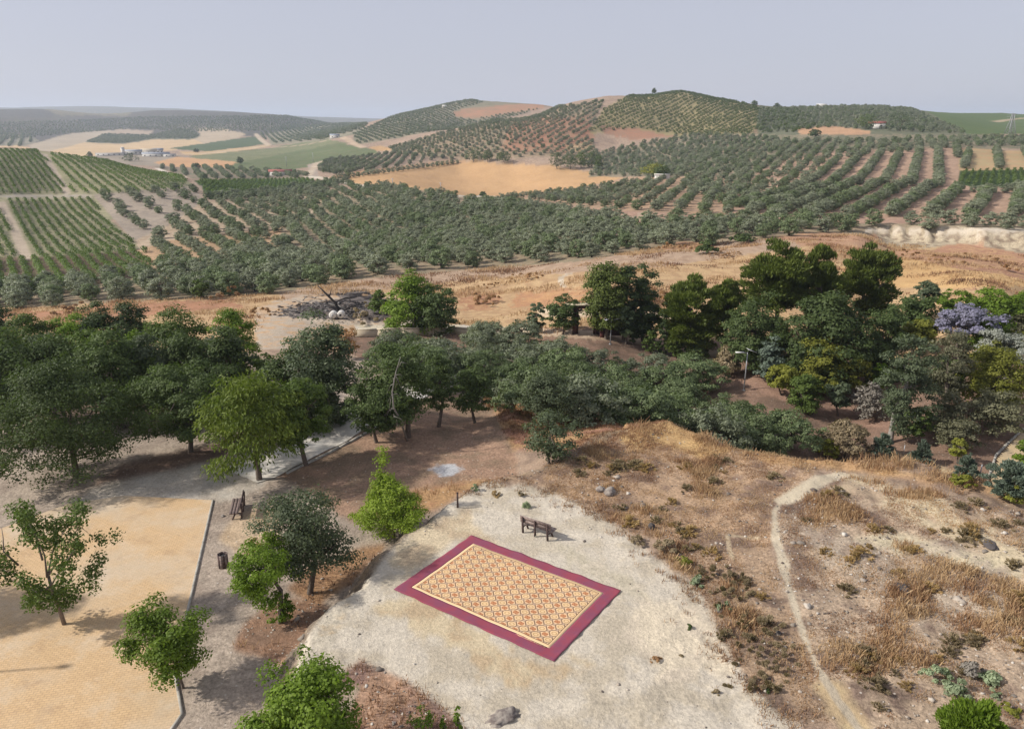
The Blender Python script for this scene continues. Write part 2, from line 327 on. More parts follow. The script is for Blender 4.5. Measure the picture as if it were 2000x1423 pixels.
# (polygon, dmin, dmax, colour, colour2, grain, jitter px)
ZN = [
 ([(-900,1900),(2900,1900),(2900,100),(-900,100)], 0, 1e5, SOIL, SOIL2, .6, 0),
 # far hills
 ([(-900,100),(2900,100),(2900,330),(-900,330)], 3600, 1e5, S(104,112,100,.5), S(176,164,140,.55), .3, 0),
 ([(-900,245),(30,240),(130,236),(300,228),(560,226),(650,242),(600,256),(400,262),(150,290),(-900,300),(-900,200),(700,200),(650,242)], 1800, 3600, OLV2, OLV, .3, 3),
 ([(-900,120),(700,120),(720,262),(400,268),(-900,330)], 1800, 3600, S(124,116,104,.55), S(104,104,92,.5), .3, 6),
 ([(60,205),(270,205),(250,226),(120,226)], 1800, 3600, S(170,150,120,.6), OLV2, .3, 3),
 ([(190,210),(262,207),(256,221),(200,223)], 1800, 4500, S(190,168,136,.6), OLV2, .3, 3),
 ([(-100,236),(130,228),(180,246),(60,262),(-100,262)], 1500, 3600, S(128,112,104,.55), OLV2, .3, 6),
 ([(300,244),(520,240),(560,250),(400,256)], 1500, 3600, S(142,122,110,.58), OLV2, .3, 6),
 ([(-900,263),(60,262),(75,275),(30,292),(-900,300)], 1200, 2400, S(178,164,138), OLV2, .3, 1),
 ([(50,300),(60,282),(130,262),(200,254),(240,256),(165,278),(120,292),(80,300)], 1000, 2600, S(196,176,146), S(184,166,138), .2, 1),
 ([(205,262),(230,252),(300,256),(290,263),(230,262)], 1200, 2600, S(182,164,138), SOIL, .2, 1),
 ([(375,272),(392,262),(380,250),(440,252),(480,262),(455,275),(400,282)], 1200, 2600, S(206,182,146), S(190,168,138), .2, 1),
 ([(80,300),(165,278),(240,282),(300,272),(380,272),(400,282),(330,290),(350,292),(240,305),(190,304),(130,310)], 900, 2400, S(226,192,140), S(214,180,132), .2, 1),
 ([(-100,286),(40,284),(70,292),(60,300),(-100,300)], 900, 2400, S(222,190,140), STRAW, .2, 1),
 ([(165,278),(205,262),(300,264),(345,252),(372,252),(392,265),(380,272),(300,272),(240,281)], 1200, 2400, OLV2, OLV, .3, 1),
 ([(330,290),(400,280),(500,266),(520,282),(400,296)], 700, 2400, S(106,122,84,.6), VG, .2, 1),
 ([(350,296),(400,297),(525,282),(528,286),(400,304),(360,302)], 700, 2400, STRAW, S(214,186,140), .2, 1),
 ([(520,262),(640,240),(720,240),(700,262),(600,280),(530,282)], 1200, 3000, S(170,156,126), OLV, .3, 1),
 ([(370,305),(528,288),(640,272),(680,280),(650,298),(500,318),(400,322)], 600, 2000, S(150,148,104,.65), S(126,136,88,.62), .4, 2),
 ([(180,304),(300,300),(370,305),(400,320),(330,326),(200,318)], 600, 1800, S(176,158,134), S(158,146,128), .3, 2),
 ([(300,318),(345,306),(480,318),(470,326),(420,330),(340,328)], 500, 1500, S(220,168,112), S(208,160,110), .3, 1),
 ([(460,318),(660,280),(735,292),(740,300),(660,312),(620,326),(520,338),(440,334)], 500, 1800, S(116,134,80,.6), S(136,138,94,.6), .4, 2),
 ([(720,288),(740,285),(768,290),(765,294),(735,294)], 500, 1500, STRAW, STRAW2, .2, 1),
 ([(300,325),(430,328),(600,338),(600,350),(380,350)], 500, 900, S(160,134,112), OLV, .3, 1),
 ([(380,352),(600,348),(640,358),(560,378),(410,390),(385,372)], 330, 800, S(70,100,40,.62), S(84,112,50,.62), .5, 1),
 ([(600,322),(618,318),(622,345),(605,350)], 400, 900, GREY, SOIL, .3, 1),
 ([(640,352),(660,340),(800,330),(930,312),(960,318),(1080,324),(1220,348),(1245,356),(1100,372),(975,384),(870,380),(760,360),(690,362)], 350, 900, S(220,172,112), S(212,164,106), .25, 1),
 ([(640,346),(700,334),(900,312),(915,316),(800,328),(660,350)], 400, 900, S(208,160,112), S(196,146,104), .4, 1),
 # hills of the middle distance
 ([(690,262),(760,228),(850,200),(925,190),(1010,198),(1070,206),(960,240),(850,264),(760,292),(690,285)], 1000, 2100, S(164,150,118,.65), OLV, .4, 1),
 ([(885,218),(930,210),(1000,203),(1065,205),(1060,212),(990,222),(930,232),(890,228)], 1000, 2100, S(196,138,100), S(170,138,104), .4, 1),
 ([(850,262),(1060,212),(1180,195),(1150,265),(1170,300),(1150,330),(1080,305),(900,312),(770,302),(760,288)], 500, 1080, S(172,144,112), S(150,138,106), .5, 1),
 ([(1000,235),(1150,225),(1160,270),(1100,300),(980,290)], 500, 1080, S(194,134,98), S(170,138,104), .5, 4),
 ([(1100,285),(1150,276),(1160,292),(1120,298)], 500, 1080, S(214,184,130), S(190,150,110), .5, 2),
 ([(1150,258),(1180,212),(1230,184),(1330,174),(1440,196),(1485,215),(1470,262),(1330,268),(1180,262)], 600, 1100, S(176,158,104,.68), S(160,146,96,.65), .4, 1),
 ([(1170,244),(1250,252),(1320,266),(1230,272),(1180,262)], 600, 1100, S(184,128,94), S(170,130,100), .4, 2),
 ([(1440,196),(1520,210),(1560,262),(1470,262),(1485,215)], 500, 1100, S(160,126,96), S(100,112,66,.6), .4, 2),
 ([(1760,208),(2900,215),(2900,264),(1880,262)], 640, 2400, S(104,128,68,.6), S(116,132,74,.6), .3, 2),
 ([(1480,205),(1700,200),(1800,212),(1890,262),(1600,262),(1480,262)], 640, 1500, S(138,136,104,.62), OLV2, .4, 2),
 ([(1560,250),(1620,246),(1700,256),(1700,268),(1560,268)], 400, 900, S(214,164,116), S(196,150,110), .3, 2),
 ([(1400,262),(2900,262),(2900,290),(1900,290),(1640,312),(1480,330)], 300, 700, S(158,142,112), OLV2, .4, 2),
 ([(1150,345),(1160,300),(1350,262),(1500,262),(1500,330),(1560,350),(1420,400),(1300,345)], 280, 820, S(168,146,116), OLV, .5, 2),
 ([(1230,345),(1420,345),(1480,380),(1480,425),(1200,412),(975,384),(1100,372)], 200, 560, S(200,160,122), S(176,146,116), .5, 1),
 ([(1335,346),(1345,346),(1362,380),(1350,384)], 200, 600, S(212,176,134), SOIL, .3, 1),
 ([(1480,335),(1560,300),(1700,292),(2100,285),(2900,290),(2900,425),(1420,428),(1420,400)], 150, 560, S(198,160,130), S(180,146,118), .45, 1),
 ([(1878,290),(2900,285),(2900,332),(1872,332)], 250, 560, S(190,166,116), S(200,160,112), .4, 1),
 ([(1875,333),(2300,325),(2300,362),(1900,366),(1870,358)], 150, 560, S(70,96,44,.6), S(84,108,52,.6), .5, 1),
 ([(1080,400),(1200,410),(1480,425),(2900,430),(2900,443),(1480,440),(1240,436),(1120,415)], 200, 420, S(196,156,128), S(176,138,114), .4, 1),
 ([(1244,416),(1256,414),(1264,430),(1246,430)], 200, 420, S(220,196,160), SOIL, .3, .5),
 # left slope of vines and the sparse orchard beside it
 ([(-900,286),(0,286),(80,292),(200,312),(350,342),(395,372),(390,395),(215,430),(262,470),(300,530),(130,565),(-900,590)], 130, 560, S(172,162,122), S(150,146,108), .4, 1),
 ([(-900,515),(60,500),(285,486),(300,532),(130,566),(-900,600)],130,360,S(126,104,82),S(104,86,68),.5,1),
 ([(8,392),(176,388),(205,426),(258,472),(262,490),(66,502)],150,420,S(168,158,122,.62),S(146,144,104,.6),.4,1),
 ([(-60,292),(70,294),(84,302),(134,378),(-60,380)],230,620,S(160,152,116,.62),S(140,140,100,.6),.4,1),
 ([(80,300),(92,300),(140,378),(126,380)], 250, 520, S(196,176,152), S(184,166,144), .3, 1),
 ([(-900,378),(180,380),(182,386),(-900,384)], 150, 420, S(184,170,148), GREY, .3, 1),
 ([(180,380),(395,362),(395,395),(330,440),(262,472),(215,420)], 200, 520, S(182,164,142), S(168,152,134), .4, 1),
 ([(372,358),(384,356),(408,388),(396,390)], 250, 560, S(190,164,140), SOIL, .3, 1),
 ([(262,470),(330,440),(395,395),(470,392),(620,372),(640,395),(560,455),(545,470),(300,525)], 130, 420, S(206,182,150), S(188,160,128), .4, 1),
 ([(300,525),(262,492),(330,470),(545,445),(570,490),(560,500),(340,522)], 130, 300, S(206,166,124), S(190,156,116), .4, 1),
 ([(480,490),(600,480),(700,500),(560,520)], 130, 300, S(184,176,116), SOIL, .4, 4),
 ([(540,460),(600,425),(640,380),(760,362),(1000,395),(1240,436),(2900,436),(2900,470),(1450,470),(1100,520),(560,600),(-900,640),(-900,580),(130,565),(560,490)], 105, 460, S(176,152,120), S(150,138,108), .5, 1),
 # dry fields beyond the park
 ([(-900,600),(60,600),(250,588),(400,580),(540,572),(700,545),(900,528),(1130,510),(1300,482),(1450,470),(1640,458),(2900,445),(2900,800),(-900,800)], 84, 240, S(216,178,124), S(198,158,110), .6, 3),
 ([(540,572),(700,545),(900,528),(1130,510),(1300,482),(1450,470),(1640,458),(2900,450),(2900,462),(1640,470),(1300,520),(900,548),(560,585)], 84, 240, S(202,170,138), S(184,152,122), .5, 2),
 ([(-900,606),(120,606),(220,588),(330,588),(460,584),(480,600),(330,610),(180,625),(-900,640)], 84, 200, S(200,142,102), S(184,134,96), .6, 6),
 ([(880,575),(960,565),(985,590),(930,605),(890,600)], 84, 200, S(186,132,92), S(204,154,104), .6, 14),
 ([(1000,570),(1140,565),(1150,600),(1010,605)], 84, 200, S(214,160,104), S(198,144,98), .6, 16),
 ([(1300,475),(1380,478),(1400,490),(1330,497),(1290,492)], 84, 240, S(184,130,98), S(196,146,108), .6, 10),
 ([(1500,455),(1640,450),(1720,455),(1700,480),(1560,478)], 84, 240, S(196,148,110), S(206,160,118), .6, 12),
 ([(1700,488),(1900,478),(2100,495),(2200,545),(1900,560),(1760,510)], 84, 240, S(194,142,106), S(212,164,114), .6, 18),
 ([(1640,520),(1760,500),(1840,520),(1960,535),(2040,560),(1800,560),(1640,560)], 84, 240, S(232,186,116), S(224,176,108), .4, 4),
 ([(1720,452),(1850,446),(2200,452),(2200,482),(1980,495),(1880,482),(1720,478)], 100, 240, S(214,194,158,.64), S(164,142,116,.6), 1.0, 10),
 ([(1690,446),(2200,444),(2200,452),(1690,454)], 100, 260, S(226,210,186), WHITE2, .4, 1),
 ([(1092,540),(1122,530),(1118,536),(1102,540),(1100,552),(1110,562),(1096,560),(1090,550)], 84, 240, S(232,214,186), WHITE2, .2, 1),
 # burnt hollow and pale yard behind the park
 ([(500,600),(600,575),(760,575),(800,600),(860,640),(780,660),(500,700)], 84, 135, S(206,186,160), S(216,176,130), .6, 4),
 ([(540,606),(600,590),(660,575),(720,570),(770,590),(760,620),(690,628),(560,618)], 84, 140, S(138,126,118,.6), S(58,52,50,.5), 1.0, 14),
 ([(690,634),(860,632),(1000,640),(1000,652),(700,650)], 80, 140, S(230,214,180), WHITE, .3, 1),
 ([(1050,600),(1400,612),(1400,625),(1050,618)], 84, 140, S(234,208,170), S(222,190,150), .3, 1),
 # park floor
 ([(640,655),(1100,640),(1500,650),(2900,650),(2900,1200),(2000,985),(1640,905),(1400,868),(1310,820),(1000,770),(700,700)], 57, 97, S(160,126,102), S(134,108,88), .7, 3),
 ([(1050,640),(1230,650),(1420,690),(1420,700),(1230,668),(1050,655)], 57, 110, S(214,186,152), S(196,164,132), .4, 1),
 ([(1380,690),(1500,740),(1700,810),(1900,870),(1880,880),(1680,830),(1480,765),(1370,712)], 50, 110, S(182,142,116), S(162,126,104), .6, 3),
 ([(1700,872),(1790,900),(1880,925),(1860,932),(1780,912),(1700,885)], 50, 80, S(226,208,160), S(214,190,146), .4, 1),
 # near ground round the plaza
 ([(-900,700),(900,700),(1010,780),(1000,900),(940,945),(500,1423),(-900,1900)], 20, 90, S(196,176,154), S(178,158,138), .8, 2),
 ([(-300,700),(480,700),(520,760),(440,800),(200,820),(-300,830)], 40, 100, S(150,124,104), S(130,110,94), .7, 3),
 ([(120,1000),(230,930),(430,885),(600,870),(640,850),(700,820),(760,800),(740,830),(560,905),(500,960),(425,980)], 28, 66, S(220,208,190,.7), S(204,190,170), .6, 4),
 ([(520,920),(610,880),(730,830),(790,790),(960,750),(1020,770),(1000,930),(930,950),(850,1000),(690,1020),(600,960)], 30, 66, S(184,146,116), S(158,130,102), .8, 7),
 ([(950,770),(1030,775),(1200,812),(1300,820),(1300,880),(1000,880)], 30, 70, S(180,128,98), S(200,156,102), .8, 3),
 ([(240,905),(450,860),(500,830),(520,850),(450,890),(300,925),(180,950)], 30, 70, S(160,128,104), S(140,112,94), .8, 3),
 ([(455,1010),(520,985),(560,1000),(540,1060),(480,1090),(425,1050)], 25, 50, S(220,190,150), S(200,170,132), .8, 3),
 ([(540,1170),(610,1160),(640,1190),(600,1250),(560,1300),(450,1270),(470,1220)], 20, 45, S(178,136,104), S(158,124,98), .7, 8),
 ([(600,1110),(700,1070),(760,1060),(690,1140),(620,1180),(560,1150)], 20, 45, S(190,144,98), S(168,128,92), .7, 3),
 ([(700,1020),(860,990),(890,970),(960,935),(900,940),(800,960)], 20, 55, S(206,160,104), S(190,140,96), .7, 3),
]
MZN = [   # on the mound
 ([(560,1330),(585,1262),(640,1190),(700,1140),(780,1060),(830,1020),(893,972),(950,942),(1010,945),(1080,965),(1150,995),(1230,1040),(1290,1090),(1350,1130),(1385,1200),(1430,1290),(1480,1360),(1560,1430),(1700,1900),(200,1900)], S(226,212,188,.75), S(212,196,168,.72), .5, 10),
 ([(820,1020),(900,1010),(980,1060),(900,1060),(800,1120),(760,1100)], S(228,206,166,.76), S(210,184,146), .6, 12),
 ([(780,1160),(1060,1300),(1180,1310),(1000,1340),(860,1260),(700,1200)], S(226,204,162,.76), S(210,182,140,.74), .45, 24),
 ([(1000,1045),(1200,1110),(1290,1180),(1180,1140),(1040,1080)], S(212,198,168,.74), S(224,208,180,.74), .5, 20),
 ([(1240,1160),(1400,1220),(1420,1330),(1300,1330),(1200,1240)], S(232,214,182,.78), S(224,206,178,.74), .5, 24),
 ([(700,1290),(800,1330),(880,1390),(920,1440),(860,1900),(300,1900),(560,1330),(650,1330)], S(196,154,120), S(160,126,110), .9, 4),
 ([(480,1350),(700,1340),(640,1500),(400,1500)], S(206,186,156), S(180,156,132), .8, 6),
 ([(960,930),(1310,822),(1400,868),(1520,892),(1600,905),(1590,925),(1510,980),(1500,1080),(1400,1060),(1300,1050),(1230,1040),(1150,995),(1080,965),(1010,945)], S(200,164,126), S(148,120,98), 1.0, 7),
 ([(1290,1060),(1400,1060),(1500,1080),(1540,1180),(1600,1290),(1660,1400),(1540,1420),(1480,1360),(1430,1290),(1385,1200),(1350,1130),(1290,1090)], S(190,158,124), S(134,110,92), 1.0, 7),
 ([(1640,925),(2000,1000),(3000,1200),(3000,2400),(1760,1900),(1690,1423),(1600,1290),(1540,1180),(1510,1080),(1510,980)], S(202,174,142), S(140,116,98), 1.0, 7),
 ([(1650,925),(1760,945),(1880,990),(2000,1045),(2100,1090),(2100,1130),(1900,1075),(1760,1000),(1640,960)], S(226,204,162), S(200,172,138), .7, 8),
 ([(1660,1050),(1760,1040),(1840,1065),(2000,1090),(2000,1130),(1820,1090),(1700,1075)], S(226,208,168), S(204,184,156), .7, 6),
 ([(1560,1000),(1700,1060),(1850,1130),(2000,1160),(2000,1240),(1820,1200),(1640,1110),(1560,1060)], S(204,182,154), S(180,156,132), .9, 30),
 ([(1200,845),(1310,815),(1400,862),(1430,880),(1380,900),(1300,870),(1230,880)], S(222,180,112), S(206,164,104), .8, 4),
 ([(1400,862),(1520,885),(1640,898),(1900,940),(2300,1010),(2300,1050),(1990,985),(1860,945),(1640,918),(1500,905)], S(216,170,108), S(200,156,104), .8, 4),
 ([(560,1340),(600,1270),(640,1200),(700,1160),(660,1230),(620,1330)], S(220,206,180), S(206,180,140), .6, 5),
]
def paint(x, y, z):
    N = len(x); D = np.hypot(x, y)
    px, py = project(x, y, z)
    j1 = fbm(x/2.5, y/2.5, 21, 3)-.5; j2 = fbm(x/2.5+40, y/2.5, 22, 3)-.5
    j1 = j1+.55*(fbm(x/.45, y/.45, 27, 2)-.5); j2 = j2+.55*(fbm(x/.45+7, y/.45, 28, 2)-.5)
    f1 = fbm(x/18, y/18, 23, 3)-.5; f2 = fbm(x/18+9, y/18, 24, 3)-.5
    j1 = np.where(D > 150, f1, j1); j2 = np.where(D > 150, f2, j2)
    col = np.zeros((N, 3)); col2 = np.zeros((N, 3)); gr = np.zeros(N)
    fr = y > 3
    for poly, d0, d1, c, c2, g, jit in ZN:
        m = (D >= d0) & (D <= d1) & (fr | (jit == 0))
        idx = np.nonzero(m)[0]
        if jit == 0 and d0 == 0: k = idx
        else: k = idx[inside(px[idx]+j1[idx]*jit*4, py[idx]+j2[idx]*jit*2.5, poly)]
        col[k] = c[:3]; col2[k] = c2[:3]; gr[k] = g
    # mound
    near = D < 75; idx = np.nonzero(near)[0]
    dd = seg_dist(x[idx], y[idx], MOUND, True); ins = inside(x[idx], y[idx], MOUND)
    k0 = idx[ins | (dd < .5)]
    for poly, c, c2, g, jit in MZN:
        k = k0[inside(px[k0]+j1[k0]*jit*4, py[k0]+j2[k0]*jit*3, poly)]
        col[k] = c[:3]; col2[k] = c2[:3]; gr[k] = g
    bank = idx[(dd < 1.0) & ~ins & (x[idx] < 8)]
    col[bank] = S(150,132,112)[:3]; col2[bank] = S(176,150,116)[:3]; gr[bank] = .9
    # let neighbouring surfaces run into each other
    R2 = lambda A: A.reshape(na, nr, -1)
    for it in range(7):
        w = np.where(D < 75, 1.0, 0.0 if it > 0 else .6).reshape(na, nr, 1)
        for arr in (col, col2):
            A = R2(arr); Bq = A.copy(); Bq[1:-1, 1:-1] = (A[1:-1, 1:-1]*2+A[:-2, 1:-1]+A[2:, 1:-1]+A[1:-1, :-2]+A[1:-1, 2:])/6; arr[:] = (A*(1-w)+Bq*w).reshape(N, 3)
    # paths worn into the ground: (photo points, half width m, colour, colour2)
    for pts, w, c, c2, d0, soft in PATHS:
        wp = [hit(*p, d0)[:2] for p in pts]
        wob = (fbm(x[idx]/1.3, y[idx]/1.3, 33, 3)-.5)*w*1.9 if d0 == 0 else 0
        ii = idx if d0 == 0 else np.nonzero((D > d0) & (D < 2400) & fr)[0]
        ds = seg_dist(x[ii], y[ii], wp)+wob
        f = ss(w*(1+soft), w*(1-soft), ds)[:, None]
        col[ii] = col[ii]*(1-f)+np.array(c[:3])*f; col2[ii] = col2[ii]*(1-f)+np.array(c2[:3])*f; gr[ii] = gr[ii]*(1-f[:, 0]*.6)
    # ash circle of an old fire
    a = hit(873, 917); ds = np.hypot(x-a[0], (y-a[1]))+(fbm(x*2, y*2, 5)-.5)*1.2
    f = ss(1.15, .75, ds)[:, None]; col = col*(1-f)+np.array(S(206,206,206)[:3])*f; col2 = col2*(1-f)+np.array(S(150,150,156)[:3])*f
    return col, col2, gr
PATHS = [([(1700,1470),(1650,1390),(1625,1350)], .55, S(224,196,142), S(210,180,132), 0, .6),
         ([(1690,1440),(1640,1370),(1600,1310),(1570,1240),(1545,1160),(1530,1100),(1515,1050),(1512,1000),(1530,975),(1580,950),(1640,925)], .17, S(220,202,170), S(206,188,158), 0, .5),
         ([(1530,980),(1580,952),(1640,925)], .42, S(226,208,174), S(214,196,164), 0, .4),
         ([(1480,1050),(1420,1045),(1425,1075),(1432,1090)], .10, S(214,190,150), S(200,176,140), 0, .5),
         ([(600,345),(640,350),(700,362),(760,366)], 3.2, S(226,214,190), WHITE2, 350, .4),
         ([(860,378),(880,384),(940,382),(975,384)], 2.6, S(226,210,184), WHITE2, 350, .4),
         ([(975,385),(1120,408),(1240,428)], 2.2, S(206,176,146), SOIL, 230, .4),
         ([(600,345),(612,330),(618,318),(640,312)], 3.0, S(214,196,166), SOIL, 380, .4),
         ([(500,262),(525,283),(400,300),(345,302)], 5.0, S(220,200,166), SOIL, 700, .4),
         ([(528,288),(600,282),(668,268),(690,280),(710,288)], 4.5, S(214,186,150), SOIL, 700, .4),
         ([(2,395),(30,450),(52,506)], 1.5, S(196,176,150), S(184,164,140), 130, .4),
         ([(306,328),(335,340),(360,346)], 2.2, S(230,218,196), WHITE, 300, .4),
         ([(1940,238),(1985,232),(2100,226)], 5.0, S(196,180,130), SOIL, 640, .4)]
# polar sheet, fine where the camera can look
aa = np.r_[-np.linspace(math.pi, rad(42), 60, endpoint=False), np.linspace(-rad(42), rad(42), 1150), np.linspace(rad(42), math.pi, 61)[1:]]
pw = 0.33; rr_ = np.linspace(6.0**-pw, 9500.0**-pw, 1150)**(-1/pw)
rr_[0] = 2.0
Ag, Rg = np.meshgrid(aa, rr_, indexing='ij')
gx = (Rg*np.sin(Ag)).ravel(); gy = (Rg*np.cos(Ag)).ravel(); gzv = ground(gx, gy)
na, nr = len(aa), len(rr_)
I = np.arange(na*nr).reshape(na, nr)
Fq = np.stack([I[:-1, :-1], I[1:, :-1], I[1:, 1:], I[:-1, 1:]], -1).reshape(-1, 4)[:, ::-1]
# punch the sheet through only where the plaza slab lies deeper: none; centre disc closes the middle
gcol, gcol2, ggr = paint(gx, gy, gzv)
def ground_mat():
    m, nt, p = newmat('ground'); n = N_(nt)
    pos = n.new('ShaderNodeNewGeometry').outputs['Position']
    c1 = n.attr('Col').outputs['Color']; c2 = n.attr('Col2').outputs['Color']; g = n.attr('grain').outputs['Fac']
    a = n.noise(pos, .55, 8, .62); b = n.noise(pos, .06, 3, .5); f = n.noise(pos, 7.0, 5, .75); s = n.noise(pos, 2.2, 6, .7); vf = n.noise(pos, .012, 3, .5)
    fac = n.rng(n.m('ADD', n.m('MULTIPLY', a, .7), n.m('MULTIPLY', b, .3)), .46, .56, smooth=True)
    col = n.mix(fac, c1, c2)
    br = n.m('ADD', 1.0, n.m('MULTIPLY', g, n.m('MULTIPLY', n.m('SUBTRACT', f, .5), 2.6)))
    br = n.m('MULTIPLY', br, n.m('ADD', 1.0, n.m('MULTIPLY', g, n.m('MULTIPLY', n.m('SUBTRACT', s, .5), 1.5))))
    br = n.m('MULTIPLY', br, n.rng(vf, .3, .7, .92, 1.08))
    col = n.scale_col(col, n.m('MAXIMUM', br, .15))
    # small pale and dark stones
    v = n.new('ShaderNodeTexVoronoi'); v.inputs['Scale'].default_value = 3.2; n.lk(pos, v.inputs['Vector'])
    st = n.m('MULTIPLY', n.rng(v.outputs['Distance'], .10, .17, 1, 0), n.m('GREATER_THAN', g, .5))
    vc = n.new('ShaderNodeSeparateColor'); n.lk(v.outputs['Color'], vc.inputs[0])
    st = n.m('MULTIPLY', st, n.m('GREATER_THAN', vc.outputs[0], .55))
    col = n.mix(n.m('MULTIPLY', st, .8), col, n.mix(n.m('GREATER_THAN', vc.outputs[1], .35), (.12,.095,.075,1), (.56,.5,.43,1)))
    n.lk(col, p.inputs['Base Color']); p.inputs['Roughness'].default_value = .95; p.inputs['Specular IOR Level'].default_value = .12
    bu = n.new('ShaderNodeBump'); bu.inputs['Strength'].default_value = .55; bu.inputs['Distance'].default_value = .12
    n.lk(n.m('ADD', f, n.m('MULTIPLY', s, 1.5)), bu.inputs['Height']); n.lk(bu.outputs[0], p.inputs['Normal'])
    return m
GM = ground_mat()
me = qmesh('ground', np.c_[gx, gy, gzv], Fq, GM, smooth=True)
for nm, arr in (('Col', gcol), ('Col2', gcol2)):
    at = me.attributes.new(nm, 'FLOAT_COLOR', 'POINT'); at.data.foreach_set('color', np.c_[arr, np.ones(len(arr))].astype(np.float32).ravel())
at = me.attributes.new('grain', 'FLOAT', 'POINT'); at.data.foreach_set('value', ggr.astype(np.float32))
tag(put('ground', me), kind='structure')
# ------------------------------------------------------------------ air
def haze():
    m = bpy.data.materials.new('haze'); m.use_nodes = True; nt = m.node_tree; nt.nodes.clear()
    o = nt.nodes.new('ShaderNodeOutputMaterial'); v = nt.nodes.new('ShaderNodeVolumePrincipled')
    v.inputs['Color'].default_value = (0.74, 0.84, 1.0, 1); v.inputs['Density'].default_value = 0.000125; v.inputs['Anisotropy'].default_value = 0.2
    nt.links.new(v.outputs[0], o.inputs['Volume'])
    b = MB(); lo = float(gzv.min())-1.2; hi = float(gzv.max())+20
    b.box((0, 0, (lo+hi)/2), (19600, 19600, hi-lo))
    tag(put('haze', b.mesh('haze', m)), kind='stuff')
haze()
# ------------------------------------------------------------------ plaza: ochre block paving with a concrete kerb
def sheet(name, poly, z, mat, skirt=.12):
    bm = bmesh.new(); vs = [bm.verts.new((x, y, z)) for x, y in poly]; f = bm.faces.new(vs)
    if f.normal.z < 0: f.normal_flip()
    bmesh.ops.recalc_face_normals(bm, faces=bm.faces)
    r = bmesh.ops.extrude_face_region(bm, geom=[f]); 
    for v in [g for g in r['geom'] if isinstance(g, bmesh.types.BMVert)]: v.co.z -= skirt
    bmesh.ops.recalc_face_normals(bm, faces=bm.faces); bmesh.ops.triangulate(bm, faces=bm.faces)
    me = bpy.data.meshes.new(name); bm.to_mesh(me); bm.free(); me.materials.append(mat)
    return put(name, me)
def plaza_mat():
    m, nt, p = newmat('plaza_paving'); n = N_(nt)
    tc = n.new('ShaderNodeTexCoord').outputs['Object']
    mp = n.new('ShaderNodeMapping'); mp.inputs['Rotation'].default_value = (0, 0, rad(-12)); n.lk(tc, mp.inputs['Vector'])
    br = n.new('ShaderNodeTexBrick'); n.lk(mp.outputs[0], br.inputs['Vector']); br.inputs['Scale'].default_value = 1
    br.inputs['Brick Width'].default_value = .24; br.inputs['Row Height'].default_value = .13; br.inputs['Mortar Size'].default_value = .012
    br.inputs['Color1'].default_value = S(236,196,140,.74); br.inputs['Color2'].default_value = S(228,188,132,.73); br.inputs['Mortar'].default_value = S(206,168,120)
    big = n.noise(tc, .16, 6, .6); mid = n.noise(tc, .9, 6, .65); fine = n.noise(tc, 14, 3, .6)
    dust = n.mix(n.rng(big, .42, .60, 0, .8), br.outputs['Color'], S(222,200,168,.72))
    st = n.mix(n.rng(mid, .56, .72, 0, .35), dust, S(168,132,98))
    st = n.mix(n.rng(n.noise(mp.outputs[0], .5, 7, .7), .5, .68, 0, .4), st, S(234,216,188,.74))
    vs = n.new('ShaderNodeTexVoronoi'); vs.inputs['Scale'].default_value = .8; n.lk(tc, vs.inputs['Vector'])
    st = n.mix(n.rng(vs.outputs['Distance'], .02, .06, .5, 0), st, S(120,96,70))
    col = n.scale_col(st, n.rng(fine, .3, .7, .9, 1.1))
    n.lk(col, p.inputs['Base Color']); p.inputs['Roughness'].default_value = .85; p.inputs['Specular IOR Level'].default_value = .2
    b = n.new('ShaderNodeBump'); b.inputs['Strength'].default_value = .3; b.inputs['Distance'].default_value = .01
    n.lk(br.outputs['Fac'], b.inputs['Height']); b.invert = True; n.lk(b.outputs[0], p.inputs['Normal'])
    return m
tag(sheet('plaza', PLAZA, ZPLAZA+.03, plaza_mat()), kind='structure')
CONC = plain('kerb_concrete', S(200,192,176,.62), .9, .2, 5, bump=.3)
def kerb(name, pts, w, h, zf, label, cat):
    b = MB()
    for (ax, ay), (bx, by) in zip(pts[:-1], pts[1:]):
        L = math.hypot(bx-ax, by-ay); k = max(1, int(L/1.0)); a = math.atan2(by-ay, bx-ax)
        for i in range(k):
            t = (i+.5)/k; x = ax+(bx-ax)*t; y = ay+(by-ay)*t
            b.box((x, y, zf(x, y)+h/2-.1), (L/k-.012, w, h+.2), rz=a, rx=0)
    o = put(name, b.mesh(name, CONC)); tag(o, label, cat); return o
kerb('kerb', [PLAZA[i] for i in (2, 3, 4, 5)], .11, .07, lambda x, y: ZPLAZA, 'low grey concrete kerb edging the ochre paved plaza', 'kerb')
# gravel road between the trees, with its gutter edge
def ribbon(name, pts, w, dz, mat, kind='structure', n_=40, wz=None):
    P3 = []
    for i in range(len(pts)-1):
        for k in range(n_): t = k/n_; P3.append((pts[i][0]*(1-t)+pts[i+1][0]*t, pts[i][1]*(1-t)+pts[i+1][1]*t))
    P3.append(pts[-1][:2]); V = []; m = 7
    for i, p in enumerate(P3):
        q0 = P3[max(i-6, 0)]; q1 = P3[min(i+6, len(P3)-1)]; d = Vector((q1[0]-q0[0], q1[1]-q0[1])).normalized(); nn = Vector((-d.y, d.x))
        ww = w*(1+.1*math.sin(i*.11))
        for j in range(m):
            s = (j/(m-1)-.5)*ww; x = p[0]+nn.x*s; y = p[1]+nn.y*s; V.append((x, y))
    V = np.array(V); z = ground(V[:, 0], V[:, 1])+dz
    Fq = [(i*m+j, i*m+j+1, (i+1)*m+j+1, (i+1)*m+j) for i in range(len(P3)-1) for j in range(m-1)]
    V = np.c_[V, z]
    o = put(name, qmesh(name, V, Fq, mat, smooth=True)); tag(o, kind=kind); return o
